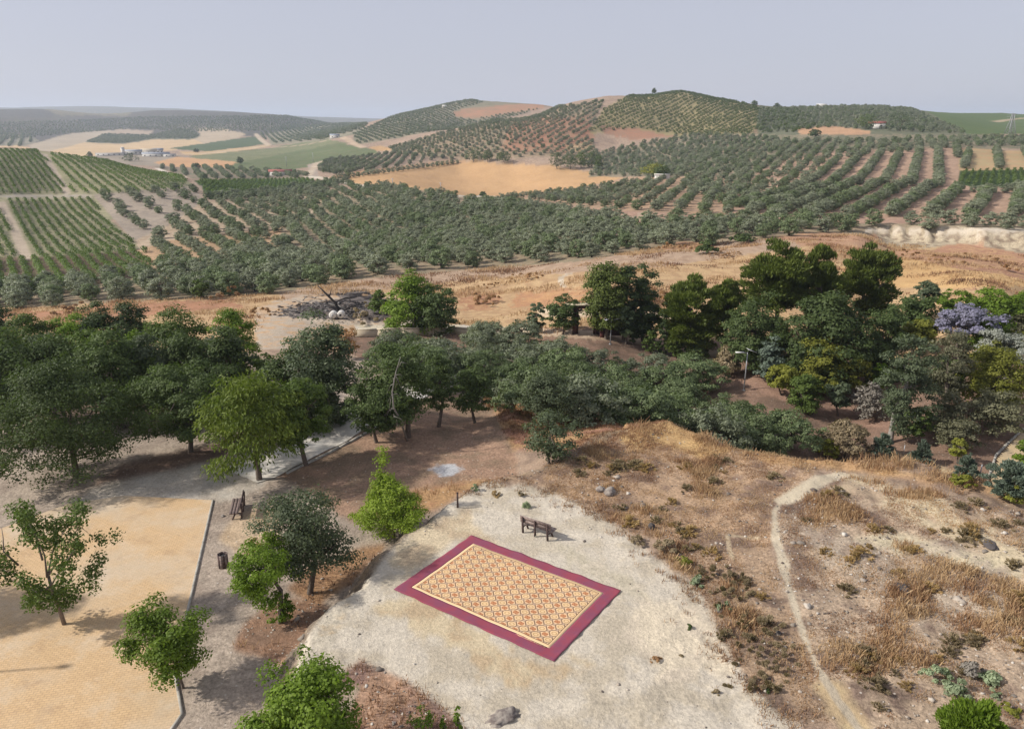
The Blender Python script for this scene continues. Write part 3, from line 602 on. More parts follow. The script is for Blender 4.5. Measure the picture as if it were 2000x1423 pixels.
def groundlike(name, c1, c2, sc=1.0):
    m, nt, p = newmat(name); n = N_(nt); tc = n.new('ShaderNodeNewGeometry').outputs['Position']
    a = n.noise(tc, .5*sc, 8, .65); f = n.noise(tc, 9, 4, .7)
    col = n.scale_col(n.mix(n.rng(a, .42, .58, smooth=True), c1, c2), n.rng(f, .3, .7, .84, 1.14))
    n.lk(col, p.inputs['Base Color']); p.inputs['Roughness'].default_value = .95; p.inputs['Specular IOR Level'].default_value = .1
    return m
RP = [hit(*p)[:2] for p in [(470,930),(560,895),(650,845),(740,800),(830,755),(900,720)]]
ribbon('gravel_road', RP, 3.6, .05, groundlike('road_gravel', S(240,232,218,.8), S(224,214,198,.78)))
GK = [hit(*p)[:2] for p in [(560,925),(640,886),(740,832),(800,805)]]
kerb('road_kerb', GK, .18, .10, gz, 'thin concrete edging strip along the near side of the white gravel road', 'kerb')
# paved court of the garden at the right edge
gp = [hit(1903,935,45)[:2], hit(1945,890,45)[:2], hit(1998,838,45)[:2], hit(2250,830,45)[:2], hit(2250,1000,52)[:2], hit(1960,955,45)[:2]]
gx0 = min(gz(*p) for p in gp)
def drape(name, poly, dz, mat, step=.6):
    xs = [p[0] for p in poly]; ys = [p[1] for p in poly]
    X, Y = np.meshgrid(np.arange(min(xs), max(xs), step), np.arange(min(ys), max(ys), step), indexing='ij'); m = inside(X, Y, poly)
    Zg = ground(X.ravel(), Y.ravel()).reshape(X.shape)+dz; I = np.arange(X.size).reshape(X.shape)
    ok = m[:-1, :-1] & m[1:, :-1] & m[1:, 1:] & m[:-1, 1:]
    Fq = np.stack([I[:-1, :-1], I[1:, :-1], I[1:, 1:], I[:-1, 1:]], -1)[ok]
    return tag(put(name, qmesh(name, np.c_[X.ravel(), Y.ravel(), Zg.ravel()], Fq, mat)), kind='structure')
drape('garden_court', gp, .09, groundlike('court_gravel', S(226,196,144,.7), S(208,182,142,.68)), .3)
kerb('garden_kerb', gp[:3], .16, .16, gz, 'straight pale kerb along the garden court at the right edge', 'kerb')
# ------------------------------------------------------------------ patterned rug
v0, v1, v2, v3 = [Vector((*p, 0)) for p in RUG]
rc = (v0+v1+v2+v3)/4; ru = ((v1-v0)+(v2-v3)).normalized(); rv = ru.cross(Vector((0, 0, 1))).normalized()
if rv.dot(v3-v0) < 0: rv = -rv
RLx = ((v1-v0).length+(v2-v3).length)/2; RLy = ((v3-v0).length+(v2-v1).length)/2
def rug_panel_mat(cx, cy):
    m, nt, p = newmat('rug_pattern'); n = N_(nt)
    tc = n.new('ShaderNodeTexCoord').outputs['Object']; sx = n.new('ShaderNodeSeparateXYZ'); n.lk(tc, sx.inputs[0])
    # local units: one repeat; rings on whole numbers, medallions half way between
    u = sx.outputs[0]; v = sx.outputs[1]; bw = .17
    Lx, Ly = cx*.6, cy*.6
    U = n.m('DIVIDE', n.m('ADD', u, (PANX-2*bw)/2-RPX/2), RPX); V = n.m('DIVIDE', n.m('ADD', v, (PANY-2*bw)/2-RPY/2), RPY)
    def near0(x, off):   # distance to the nearest whole number after an offset
        a = n.m('FRACT', n.m('ADD', x, 100.5-off)); return n.m('SUBTRACT', a, .5)
    ua, va = near0(U, 0), near0(V, 0); ub, vb = near0(U, .5), near0(V, .5)
    d1 = n.m('SQRT', n.m('ADD', n.m('MULTIPLY', ua, ua), n.m('MULTIPLY', va, va)))
    d2 = n.m('SQRT', n.m('ADD', n.m('MULTIPLY', ub, ub), n.m('MULTIPLY', vb, vb)))
    band = lambda d, r, w: n.rng(n.m('ABSOLUTE', n.m('SUBTRACT', d, r)), w*.6, w, 1, 0)
    c = n.mix(n.noise(tc, 1.4, 4), S(246,200,146,.76), S(250,208,158,.78))
    # pale ribbon field, ochre octagon rings
    c = n.mix(n.rng(d1, .27, .30, .35, 0), c, S(246,208,130,.74))
    c = n.mix(n.m('MULTIPLY', band(d1, .17, .045), .9), c, S(206,160,96,.7))
    # wavy dark cords around the rings, stronger on one side like a shaded guilloche
    side = n.rng(n.m('MULTIPLY', ua, va), -.02, .02, .95, .45)
    c = n.mix(n.m('MULTIPLY', band(d1, .375, .045), side), c, S(104,76,54,.55))
    side2 = n.rng(n.m('MULTIPLY', ub, vb), -.02, .02, .35, .7)
    c = n.mix(n.m('MULTIPLY', band(d2, .375, .035), side2), c, S(146,112,84,.6))
    # small lozenge eyes where the cords cross
    d3 = n.m('SQRT', n.m('ADD', n.m('MULTIPLY', ua, ua), n.m('MULTIPLY', vb, vb))); d4 = n.m('SQRT', n.m('ADD', n.m('MULTIPLY', ub, ub), n.m('MULTIPLY', va, va)))
    c = n.mix(n.m('MULTIPLY', band(n.m('MINIMUM', d3, d4), .085, .03), .55), c, S(150,122,112,.6))
    c = n.mix(n.rng(n.m('MINIMUM', d3, d4), .04, .06, .8, 0), c, S(252,226,206,.78))
    # the cords that wind diagonally between the circles
    w1 = n.m('MULTIPLY', n.m('SINE', n.m('MULTIPLY', n.m(DIAG[0], U, V), 2*math.pi)), .085)
    s1 = n.m('ABSOLUTE', n.m('SUBTRACT', n.m('FRACT', n.m('ADD', n.m('ADD', n.m(DIAG[1], U, V), 100.0), w1)), .5))
    c = n.mix(n.m('MULTIPLY', n.rng(s1, .026, .052, 1, 0), .72), c, S(104,78,56,.55))
    # red-brown rosettes
    ang = n.m('ARCTAN2', vb, ub); pet = n.m('MULTIPLY', n.m('COSINE', n.m('MULTIPLY', ang, 4)), .02)
    ros = n.rng(n.m('ADD', d2, pet), .225, .25, 1, 0)
    rcol = n.mix(n.rng(n.m('SINE', n.m('MULTIPLY', ang, 4)), .2, .8), S(218,142,80,.72), S(176,100,54,.66))
    c = n.mix(n.m('MULTIPLY', ros, .92), c, rcol)
    # plain margin with one thin dark line
    eu = n.m('SUBTRACT', PANX/2, n.m('ABSOLUTE', u)); ev = n.m('SUBTRACT', PANY/2, n.m('ABSOLUTE', v)); e = n.m('MINIMUM', eu, ev)
    c = n.mix(n.m('LESS_THAN', e, bw), c, S(250,206,146,.74))
    c = n.mix(band(e, .155, .02), c, S(130,98,68,.6))
    c = n.mix(n.m('LESS_THAN', e, .03), c, S(252,222,170,.76))
    c = n.mix(n.rng(n.noise(tc, 2.5, 6, .7), .5, .8, 0, .12), c, S(214,190,150))
    c = n.scale_col(c, n.rng(n.noise(tc, 40, 2), .3, .7, .95, 1.05))
    n.lk(c, p.inputs['Base Color']); p.inputs['Roughness'].default_value = .9; p.inputs['Specular IOR Level'].default_value = .15
    return m
BW = .57
DIAG = ('SUBTRACT', 'ADD')
PANX, PANY = RLx-2*BW, RLy-2*BW
NX, NY = 11, 8
RPX, RPY = (PANX-.34)/(NX+.75), (PANY-.34)/(NY+.75)
def build_rug():
    # matrix: local x along ru, local y along rv
    ang = math.atan2(ru.y, ru.x); flip = 1 if (Matrix.Rotation(ang, 3, 'Z') @ Vector((0, 1, 0))).dot(rv) > 0 else -1
    rt = empty('rug', (rc.x, rc.y, .035), 'large maroon bordered rug with orange rosette pattern on the white terrace', 'rug', rz=ang)
    def cloth(name, border, mat, dz):
        px_, py_ = PANX/2, PANY/2
        def line(h, p): return np.concatenate([np.linspace(-h, -p, 7)[:-1], np.linspace(-p, p, int(2*p/.11)), np.linspace(p, h, 7)[1:]]) if border else np.linspace(-p, p, int(2*p/.11))
        X = line(RLx/2, px_); Y = line(RLy/2, py_); V = []; F_ = []
        for x in X:
            for y in Y:
                ex = RLx/2-abs(x); ey = RLy/2-abs(y); curl = 0
                if ex < .06 and x > 0: curl = .035*max(0, math.sin(y*5.1)+.4*math.sin(y*13))
                if ey < .06: curl = max(curl, .03*max(0, math.sin(x*3.7)))
                wob = .012*math.sin(x*5+y*7)*(ex < .01 or ey < .01)
                V.append((x+wob*(ex < .01), y+wob*(ey < .01), dz+.010*math.sin(x*2.1+y*1.3)+.008*math.sin(y*4.7)+.006*math.sin(x*6+1)+curl))
        m_ = len(Y)
        for i in range(len(X)-1):
            for j in range(m_-1):
                cx, cy = (X[i]+X[i+1])/2, (Y[j]+Y[j+1])/2
                if border and abs(cx) < px_ and abs(cy) < py_: continue
                F_.append((i*m_+j, (i+1)*m_+j, (i+1)*m_+j+1, i*m_+j+1))
        o = put(name, qmesh(name, V, F_, mat, smooth=True), rt)
        s = o.modifiers.new('thick', 'SOLIDIFY'); s.thickness = .012; s.offset = -1
        return o
    hx, hy, px_, py_ = RLx/2, RLy/2, PANX/2, PANY/2
    bm = plain('rug_border', S(164,58,80,.74), .9, .22, 1.3, col2=S(154,66,96,.70))
    cloth('border', True, bm, .0)
    cloth('pattern_panel', False, rug_panel_mat(NX, NY), .004)
    # the faded line of small writing along the edge of the panel, illegible in the photo: one strip with a dashed thread texture
    m, nt, p = newmat('rug_thread'); n = N_(nt); tc = n.new('ShaderNodeTexCoord').outputs['Object']; sx = n.new('ShaderNodeSeparateXYZ'); n.lk(tc, sx.inputs[0])
    w = n.noise(n.scale_col(tc, 1.0), 26, 2); f = n.rng(w, .47, .53)
    n.lk(n.mix(f, S(166,72,92,.74), S(240,190,130,.72)), p.inputs['Base Color']); p.inputs['Roughness'].default_value = .9
    sgn = -1 if flip > 0 else 1
    if (rv*sgn*flip).y > 0: sgn = -sgn
    put('edge_lettering', MB().box((px_-.85, (py_+.06)*sgn, .024), (1.45, .07, .004)).mesh('edge_lettering', m), rt)
build_rug()
# ------------------------------------------------------------------ benches, posts, lamps
WOOD = plain('weathered_wood', S(176,154,144,.66), .85, .35, 9, bump=.4, col2=S(140,118,108,.6))
WOOD_D = plain('dark_wood', S(112,86,78,.6), .85, .35, 9, bump=.4, col2=S(84,62,58,.55))
def bench(loc, rz, L, label, wood=WOOD, seatw=.45, nup=3, dark=WOOD_D, tilt=.10):
    r = empty('park_bench', loc, label, 'bench', rz=rz)          # local y points the way a sitter looks
    for k in range(2):
        b = MB().box((0, -.16-tilt*(.16+.22*k)/.4*.4, .68+.19*k), (L, .05, .165), rx=tilt); put('back_plank', b.mesh('back_plank', wood), r)
    for k in range(3):
        b = MB().box((0, .02+.17*k, .43), (L*.98, .15, .05)); put('seat_plank', b.mesh('seat_plank', wood), r)
    for i in range(nup):
        x = (i/(nup-1)-.5)*(L-.34)
        b = MB().box((x, -.20-.03, .40+.0), (.09, .07, 1.04), rx=tilt*.8); put('upright', b.mesh('upright', dark), r)
        if i in (0, nup-1):
            b = MB().tube([(x, .34, 0-.08), (x, .1, .40)], [.05, .05], 6); b.tube([(x, -.2, .33), (x, .4, .37)], [.045, .045], 6)
            put('leg', b.mesh('leg', dark), r)
    return r
bl = hit(1021, 1040); br_ = hit(1069, 1056)
bd = Vector(br_)-Vector(bl); ba = math.atan2(bd.y, bd.x)
bc = (Vector(bl)+Vector(br_))/2
Lb = bd.length+.34
yd = Vector((-math.sin(ba), math.cos(ba), 0))
bench((bc.x+yd.x*.22, bc.y+yd.y*.22, bc.z), ba, Lb, 'weathered wooden bench on the white terrace seen from behind, beside the rug')
b2 = hit(468, 1000)
bench((b2[0], b2[1], b2[2]), rad(103), 1.9, 'dark old bench seen end-on in the bare ground near the plaza corner', plain('grey_wood', S(140,118,110,.6), .9, .3, 8), seatw=.5)
# sign post
q = hit(894, 991); r = empty('marker_post', q, 'thin dark upright post at the far rim of the white terrace', 'post')
put('shaft', MB().box((0, 0, .42), (.10, .07, .96)).mesh('shaft', WOOD_D), r); put('cap', MB().box((0, 0, .905), (.12, .09, .02)).mesh('cap', WOOD_D), r)
# litter bin of split logs
q = hit(437, 1106); r = empty('litter_bin', q, 'squat grey-brown litter bin of upright wooden slats beside the plaza kerb', 'bin')
for k in range(12):
    a = k*math.pi/6; put('slat', MB().box((math.cos(a)*.23, math.sin(a)*.23, .36), (.035, .118, .74), rz=a).mesh('slat', WOOD if k % 2 else WOOD_D), r)
put('liner', MB().tube([(0, 0, .02), (0, 0, .62)], [.2, .2], 12).mesh('liner', plain('bin_liner', (.03, .028, .03, 1))), r)
# solar street lamps
STEEL = plain('galvanised', S(196,198,200,.6), .45, .1, 3, .3); PANEL = plain('solar_cells', (.03, .04, .07, 1), .2, .1, 4); WHT = plain('white_enamel', S(236,234,228,.75), .4, .05)
def solar_lamp(loc, h, rz, label, head_len=.9):
    r = empty('solar_street_lamp', loc, label, 'street lamp', rz=rz)
    put('pole', MB().tube([(0, 0, -.3), (0, 0, h*.5), (0, 0, h)], [.075, .06, .05], 8).mesh('pole', STEEL), r)
    put('base_plate', MB().box((0, 0, .02), (.34, .34, .04)).mesh('base_plate', STEEL), r)
    put('arm', MB().tube([(0, 0, h-.12), (-.25, 0, h-.02), (-.5, 0, h+.02)], [.03, .03, .03], 6).mesh('arm', STEEL), r)
    hd = put('lamp_head', MB().box((-.85, 0, h+.04), (head_len, .28, .09), ry=.05).mesh('lamp_head', WHT), r)
    put('lens', MB().box((-.85, 0, h-.014), (head_len*.7, .2, .012), ry=.05).mesh('lens', plain('lens', S(240,240,230,.7), .2)), hd)
    sp = put('solar_panel', MB().box((.42, 0, h+.2), (.95, .62, .04), ry=.38).mesh('solar_panel', WHT), r)
    put('cell_sheet', MB().box((.428, 0, h+.222), (.86, .54, .012), ry=.38).mesh('cell_sheet', PANEL), sp)
    return r
l1 = hit(1192, 672, 60); l2 = hit(1453, 762, 55)
def top_h(loc, px, py):
    a, t = ray(px, py); return HC+t*math.hypot(loc[0], loc[1])-loc[2]
solar_lamp(l1, top_h(l1, 1194, 624), rad(200), 'white solar street lamp in front of the tall dark pine trio')
solar_lamp(l2, top_h(l2, 1460, 688), rad(8), 'tall grey solar street lamp on the red soil among the right-hand garden trees')
# the lamp whose shadow falls on the plaza stands just left of the frame
tp = plane_pt(127, 1302, ZPLAZA); hgt = 5.2; off = hgt/math.tan(SUN_EL)
r = empty('solar_street_lamp', (tp[0]-SH.x*off, tp[1]-SH.y*off, ZPLAZA), 'solar street lamp with a square panel on the left of the plaza', 'street lamp', rz=rad(80))
put('pole', MB().tube([(0, 0, 0), (0, 0, hgt)], [.07, .035], 8).mesh('pole', STEEL), r)
put('lamp_head', MB().tube([(0, 0, hgt-.1), (0, 0, hgt+.14)], [.16, .12], 8).mesh('lamp_head', WHT), r)
put('solar_panel', MB().box((0, 0, hgt-2.3), (1.0, .9, .04), ry=.5).mesh('solar_panel', PANEL), r)
# ------------------------------------------------------------------ foliage
LM = {
 'dark': leafmat('leaf_dark', (.034,.058,.016,1), (.112,.152,.048,1), .36),
 'blue': leafmat('leaf_blue', (.046,.068,.035,1), (.140,.170,.092,1), .36),
 'mid': leafmat('leaf_mid', (.046,.078,.016,1), (.130,.180,.038,1), .36),
 'bright': leafmat('leaf_bright', (.072,.125,.011,1), (.200,.290,.034,1), .40),
 'fresh': leafmat('leaf_fresh', (.045,.078,.010,1), (.160,.200,.032,1), .32),
 'lime': leafmat('leaf_lime', (.110,.165,.012,1), (.270,.350,.045,1), .42),
 'yellow': leafmat('leaf_yellow', (.110,.125,.015,1), (.270,.270,.045,1), .35),
 'olive': leafmat('leaf_olive', (.080,.094,.056,1), (.285,.310,.205,1), .2, .55),
 'olgreen': leafmat('leaf_olive_green', (.058,.086,.036,1), (.195,.240,.115,1), .2, .55),
 'pine': leafmat('leaf_pine', (.042,.064,.012,1), (.150,.185,.036,1), .25),
 'cypress': leafmat('leaf_cypress', (.024,.044,.015,1), (.080,.112,.036,1), .25),
 'grove': leafmat('leaf_grove', (.070,.084,.050,1), (.225,.250,.160,1), .3, .55),
 'grovegreen': leafmat('leaf_grove_green', (.056,.086,.034,1), (.185,.230,.105,1), .3, .55),
 'silver': leafmat('leaf_silver', (.13,.14,.115,1), (.36,.37,.32,1), .25),
 'spruce': leafmat('leaf_spruce', (.060,.085,.055,1), (.160,.200,.150,1), .15),
 'haze': leafmat('leaf_wispy', (.085,.085,.042,1), (.190,.185,.110,1), .3),
 'purple': leafmat('leaf_blossom', (.110,.115,.125,1), (.33,.31,.45,1), .3),
 'sage': leafmat('leaf_sage', (.16,.20,.10,1), (.36,.42,.26,1), .3),
 'rust': leafmat('leaf_rust', (.22,.115,.055,1), (.50,.30,.155,1), .3),
 'straw': leafmat('leaf_straw', (.220,.135,.060,1), (.560,.400,.200,1), .35),
 'brush': leafmat('leaf_brush', (.14,.105,.066,1), (.36,.28,.17,1), .3),
 'twig': leafmat('leaf_twig', (.12,.105,.085,1), (.27,.24,.20,1), .1),
}
BARK = plain('bark', (.085,.065,.05,1), .95, .4, 10, bump=.4, col2=(.14,.11,.085,1))
BARK_P = plain('bark_pale', (.30,.28,.25,1), .9, .3, 8, bump=.3, col2=(.20,.18,.15,1))
BARK_B = plain('bark_burnt', (.03,.026,.024,1), .95, .4, 8, bump=.3)
def prof(shape, h):
    if shape == 'round': return np.sqrt(np.clip(1-(2*h-1)**2, 0, 1))**.75
    if shape == 'dome': return np.where(h < .3, .72+.28*np.sin(h/.3*math.pi/2), np.sqrt(np.clip(1-((h-.3)/.7)**2, 0, 1)))
    if shape == 'oval': return np.sqrt(np.clip(1-(2*h-1)**2, 0, 1))**.6
    if shape == 'egg': return np.sin(np.clip(h, 0, 1)**.62*math.pi)**.75
    if shape == 'cone': return np.clip(1.04-h, 0, 1)**.85*np.clip(h/.10+.35, 0, 1)
    if shape == 'column': return np.clip(np.sin(np.clip(h, 0, 1)**.7*math.pi), 0, 1)**.45
    if shape == 'umbrella': return np.where(h < .5, .25+.75*(h/.5)**.7, np.sqrt(np.clip(1-((h-.5)/.5)**2, 0, 1))**.8)
    if shape == 'shrub': return np.sqrt(np.clip(1-h**2, 0, 1))
    return np.ones_like(h)
def unit(v): return v/np.maximum(np.linalg.norm(v, axis=1, keepdims=True), 1e-6)
def leaves(P_, Nn, size, r, aspect=.62, along=None):
    n = len(P_)
    if along is None:
        t1 = unit(np.cross(Nn, r.normal(size=(n, 3)))); t2 = np.cross(Nn, t1)
    else:
        t1 = unit(along); t2 = unit(np.cross(Nn, t1))
    s = (size*r.uniform(.65, 1.35, n))[:, None]*.5
    V = np.stack([P_-t1*s, P_-t2*s*aspect, P_+t1*s, P_+t2*s*aspect], 1).reshape(-1, 3)
    return V, np.arange(4*n).reshape(-1, 4)
def crown(seed, R, H, shape, leaf, n, ncl, lump=.28, csize=.26, style='leaf', dens=1.0, up=.35, rim=.7):
    r = np.random.default_rng(seed)
    h = r.random(ncl*5); keep = r.random(ncl*5) < prof(shape, h)+.1; h = h[keep][:ncl]; k = len(h)
    th = r.uniform(0, 2*math.pi, k); lob = 1+lump*(fbm(th*1.3+seed, h*3+seed, 7, 2)-.5)*2.2
    inner = r.random(k) < (1-rim); rho = np.where(inner, r.uniform(.1, .6, k), r.uniform(.68, .92, k))
    pr = prof(shape, h)*R*lob*rho
    top = h > .85
    C3 = np.c_[np.cos(th)*pr, np.sin(th)*pr, h*H*(1+.06*r.normal(size=k))]
    cr = csize*min(R, H*.7)*r.uniform(.6, 1.35, k)*np.where(inner, 1.3, 1)
    if shape in ('cone', 'column'): cr = cr*(.45+.75*prof(shape, h))
    w = cr**2; w = w/w.sum(); cid = r.choice(k, size=n, p=w)
    d = unit(r.normal(size=(n, 3))); d[:, 2] = np.where(d[:, 2] < -.3, -d[:, 2]*.6, d[:, 2]); rad_ = r.random(n)**.42
    off = d*rad_[:, None]*cr[cid][:, None]; off[:, 2] *= .78
    P_ = C3[cid]+off
    ax = np.c_[P_[:, 0], P_[:, 1], (P_[:, 2]-H*.45)*.8]
    if style == 'needle':
        al = unit(unit(ax)+np.array([0, 0, .9])+.5*r.normal(size=(n, 3)))
        Nn = unit(np.cross(al, r.normal(size=(n, 3)))); V, Fq_ = leaves(P_, Nn, leaf*1.7, r, .28, al)
    elif style == 'droop':
        al = unit(np.array([0, 0, -1.])+.6*unit(ax)+.45*r.normal(size=(n, 3)))
        Nn = unit(np.cross(al, r.normal(size=(n, 3)))); V, Fq_ = leaves(P_, Nn, leaf*1.5, r, .35, al)
    else:
        Nn = unit(d*.9+unit(ax)*.5+np.array([0, 0, up])+.55*r.normal(size=(n, 3))); V, Fq_ = leaves(P_, Nn, leaf, r)
    # fit the crown to the size asked for
    q = np.percentile(np.hypot(V[:, 0], V[:, 1]), 97); z0, z1 = np.percentile(V[:, 2], (1, 99.6)); f = R/max(q, .01); g = H/max(z1-z0, .01)
    V = V*np.array([f, f, g])-np.array([0, 0, z0*g]); C3 = C3*np.array([f, f, g])-np.array([0, 0, z0*g])
    ct = r.random(k)
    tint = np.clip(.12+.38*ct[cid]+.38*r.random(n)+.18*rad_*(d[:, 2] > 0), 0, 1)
    return V, Fq_, np.repeat(tint, 4), C3
def trunk(b, base, top, r0, targets, seed, bend=.12, nl=6, seg=7):
    rr = random.Random(seed); base = Vector(base); top = Vector(top); L = (top-base).length
    m1 = base.lerp(top, .5)+Vector((rr.uniform(-bend, bend)*L, rr.uniform(-bend, bend)*L, 0))
    b.tube([base-Vector((0, 0, .25)), base+Vector((0, 0, .1)), base.lerp(m1, .5)+Vector((0, 0, .0)), m1, top], [r0*1.45, r0*1.1, r0*.9, r0*.78, r0*.4], seg)
    tg = [Vector(t) for t in targets]; rr.shuffle(tg)
    for t in tg[:nl]:
        s = rr.choice([m1, m1.lerp(top, .4), m1.lerp(top, .75), top]); mid = s.lerp(t, .5)+Vector((0, 0, .06*L))
        b.tube([s, mid, t], [r0*.45, r0*.28, r0*.1], 5)
_seed = [100]
def tree(name, sp, pxl, pxr, ptop, pbot, base, label, cat='tree', group=None, shape='dome', leaf=None, n=None, ncl=None, lump=.28, csize=.26, style='leaf',
         bark=None, dmin=0, tr=None, nl=6, lean=0, up=.35, cov=1.0, dy=None, rim=.7, parts=True):
    _seed[0] += 1; sd = _seed[0]
    B = hit(base[0], base[1], dmin) if len(base) == 2 else base
    if len(base) == 3:
        q = project(*[np.array([c]) for c in base]); sh = float(q[0][0])-(pxl+pxr)/2; pxl += sh; pxr += sh
        sy = float(q[1][0])-pbot; ptop += sy-60; pbot += sy-60
    D = math.hypot(B[0], B[1]); dep = B[1]*cp_-(B[2]-HC)*sp_
    R = (pxr-pxl)/2/F_PX*dep
    cx = (pxl+pxr)/2
    a, _ = ray(cx, pbot); ccx, ccy = D*math.sin(a)-B[0], D*math.cos(a)-B[1]
    # top and bottom heights (the far rim of a wide crown shows higher, the near rim lower)
    zt = HC+ray(cx, ptop)[1]*(D+R*.25)-B[2]; zb = HC+ray(cx, pbot)[1]*(D-R*.35)-B[2]
    zb = max(zb, 0.0); H = max(zt-zb, .4)
    px1 = dep/763.0
    lf = leaf or max(.085, min(.42, 2.3*px1))
    area = 4*math.pi*R*(R+H)/2*.55
    nn = n or int(min(24000, max(500, cov*3.1*area/(lf*lf*.42))))
    if nn >= 24000 and not n: lf = math.sqrt(cov*3.1*area/(24000*.42))
    if style != 'leaf' and not n: nn = int(nn*1.7)
    kcl = ncl or int(max(30, min(130, 34+area*.9))); csize *= 1.22
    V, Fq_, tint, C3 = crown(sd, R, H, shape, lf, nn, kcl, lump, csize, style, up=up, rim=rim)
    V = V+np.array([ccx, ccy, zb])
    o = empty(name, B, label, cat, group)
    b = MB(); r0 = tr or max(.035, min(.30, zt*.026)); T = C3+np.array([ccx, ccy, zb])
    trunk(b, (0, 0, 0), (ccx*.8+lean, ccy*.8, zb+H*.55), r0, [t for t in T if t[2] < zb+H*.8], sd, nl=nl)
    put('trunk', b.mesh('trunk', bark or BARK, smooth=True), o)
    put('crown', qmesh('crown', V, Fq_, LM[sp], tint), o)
    return o
BT = 'broadleaf_tree'
# near ground trees ---------------------------------------------------------
def plaza_tree():
    B = hit(127, 1220); o = empty(BT, B, 'young open-crowned tree with a forked trunk standing in the ochre plaza', 'tree')
    dep = B[1]*cp_-(B[2]-HC)*sp_; s = dep/F_PX
    def P3(px, py, dy=0):
        return Vector(((px-127)*s, dy, (1220-py)*s/cp_*1.02-.0))
    b = MB(); b.tube([(0, 0, -.2), P3(122, 1180), P3(116, 1150), P3(112, 1120, .1)], [.10, .085, .075, .06], 8)
    limbs = [((116,1150), (85,1125,-.3), (62,1095,-.5), (35,1088,-.6)), ((112,1120), (110,1080,.2), (105,1040,.1), (95,1000,0)), ((114,1140), (140,1110,-.4), (165,1080,-.6), (190,1050,-.5)),
             ((112,1120), (140,1075,.6), (170,1035,.8), (200,1075,1.0)), ((110,1085), (85,1050,.7), (60,1020,.9), (70,1000,1.0)), ((62,1095), (50,1060,-.3), (45,1040,0), (40,1025,.2)),
             ((114,1140), (125,1120,-1.0), (135,1110,-1.5), (120,1090,-1.7)), ((112,1120), (100,1090,1.2), (120,1060,1.6), (150,1020,1.5))]
    ends = []
    for p0, *rest in limbs:
        pts = [P3(*p0)]+[P3(*q) for q in rest]; b.tube(pts, [.05, .035, .022, .01], 5); ends += pts[1:]
    put('trunk', b.mesh('trunk', plain('bark_grey', (.19,.15,.12,1), .9, .3, 10, bump=.3), smooth=True), o)
    r = np.random.default_rng(5); Cc = []
    spots = [(60,1085,-.5),(30,1090,-.6),(15,1075,-.3),(45,1070,.1),(85,1010,.6),(65,1000,1),(100,1000,0),(95,1030,.3),(120,1020,.4),(70,1035,.9),(140,1035,1.2),(165,1040,.9),(190,1050,-.4),(205,1070,1),(200,1100,.6),
             (180,1085,-.6),(150,1075,-.5),(130,1060,.4),(160,1110,-.6),(185,1120,.2),(150,1130,-.5),(165,1150,-.3),(130,1140,-1),(90,1135,-.3),(80,1155,-.2),(110,1130,-1.2),(130,1110,-1.5),(120,1090,-1.5),(100,1075,1.2),(150,1020,1.5),
             (75,1060,.7),(110,1050,0),(145,1095,.8),(95,1155,.2),(175,1065,.3),(50,1105,-.5),(20,1110,-.4),(195,1135,.1),(140,1160,-.4),(118,1040,1.4),(85,990,.4),(170,1020,.8)]
    V = []; T = []; sr = random.Random(12)
    spots = spots+[(a+sr.uniform(-16, 16), b_+sr.uniform(-14, 14), c_+sr.uniform(-.5, .5)) for a, b_, c_ in spots for _ in range(2)]
    for q in spots:
        c = np.array(P3(*q)); k = 70; d = unit(r.normal(size=(k, 3))); P_ = c+d*(r.random(k)**.5)[:, None]*.42
        Nn = unit(d+np.array([0, 0, .5])+.6*r.normal(size=(k, 3))); v, f = leaves(P_, Nn, .135, r); V.append(v); T.append(np.repeat(np.clip(.15+.6*r.random(k)+.2*r.random(), 0, 1), 4))
    V = np.concatenate(V); put('crown', qmesh('crown', V, np.arange(len(V)).reshape(-1, 4), LM['mid'], np.concatenate(T)), o)
plaza_tree()
def T(name, sp, l, r, t, b, base, label, **k): return tree(name, sp, l, r, t, b, base, label, **k)
T(BT, 'bright', 258, 428, 1170, 1318, (358, 1343), 'bright green bushy young tree on thin stems at the plaza kerb', shape='round', lump=.8, csize=.25, leaf=.13, n=12000, ncl=60, nl=8, tr=.05)
T(BT, 'bright', 497, 735, 1290, 1480, (610, 1520), 'bright green lobed tree cut off by the bottom edge of the picture', shape='round', lump=.9, csize=.24, leaf=.13, n=19000, ncl=86)
T(BT, 'blue', 505, 692, 950, 1118, (606, 1158), 'dark blue-green small tree between the bare bank and the white terrace', shape='dome', lump=.55, csize=.23, leaf=.125, n=17000, ncl=90)
T(BT, 'bright', 448, 582, 1040, 1180, (548, 1215), 'green sapling with a low leafy stem left of the blue-green small tree', shape='round', lump=.85, csize=.25, leaf=.125, n=9500, ncl=54)
T('shrub', 'bright', 524, 578, 1150, 1214, (550, 1216), 'small bright shoot growing at the foot of the leafy sapling', cat='shrub', shape='egg', leaf=.13, n=900, ncl=14)
T(BT, 'lime', 700, 842, 932, 1042, (770, 1047), 'lime green bushy young tree with a pointed leader beside the white terrace', shape='dome', lump=.5, csize=.24, leaf=.12, n=17000, ncl=80, tr=.05)
T('sapling', 'lime', 712, 790, 868, 1000, (752, 1040), 'tall pointed lime leader rising out of the bushy lime tree', cat='sapling', shape='cone', leaf=.15, n=3600, ncl=44, tr=.03, csize=.36)
T(BT, 'blue', 1020, 1132, 802, 893, (1072, 905), 'small dark round tree standing alone on the red grass beyond the terrace', shape='round', lump=.5, leaf=.16, n=4600, ncl=48, csize=.22)
T(BT, 'blue', 1012, 1122, 716, 810, (1074, 838), 'dark round-headed tree directly behind the small lone one on the red grass', shape='round', lump=.35, leaf=.18)
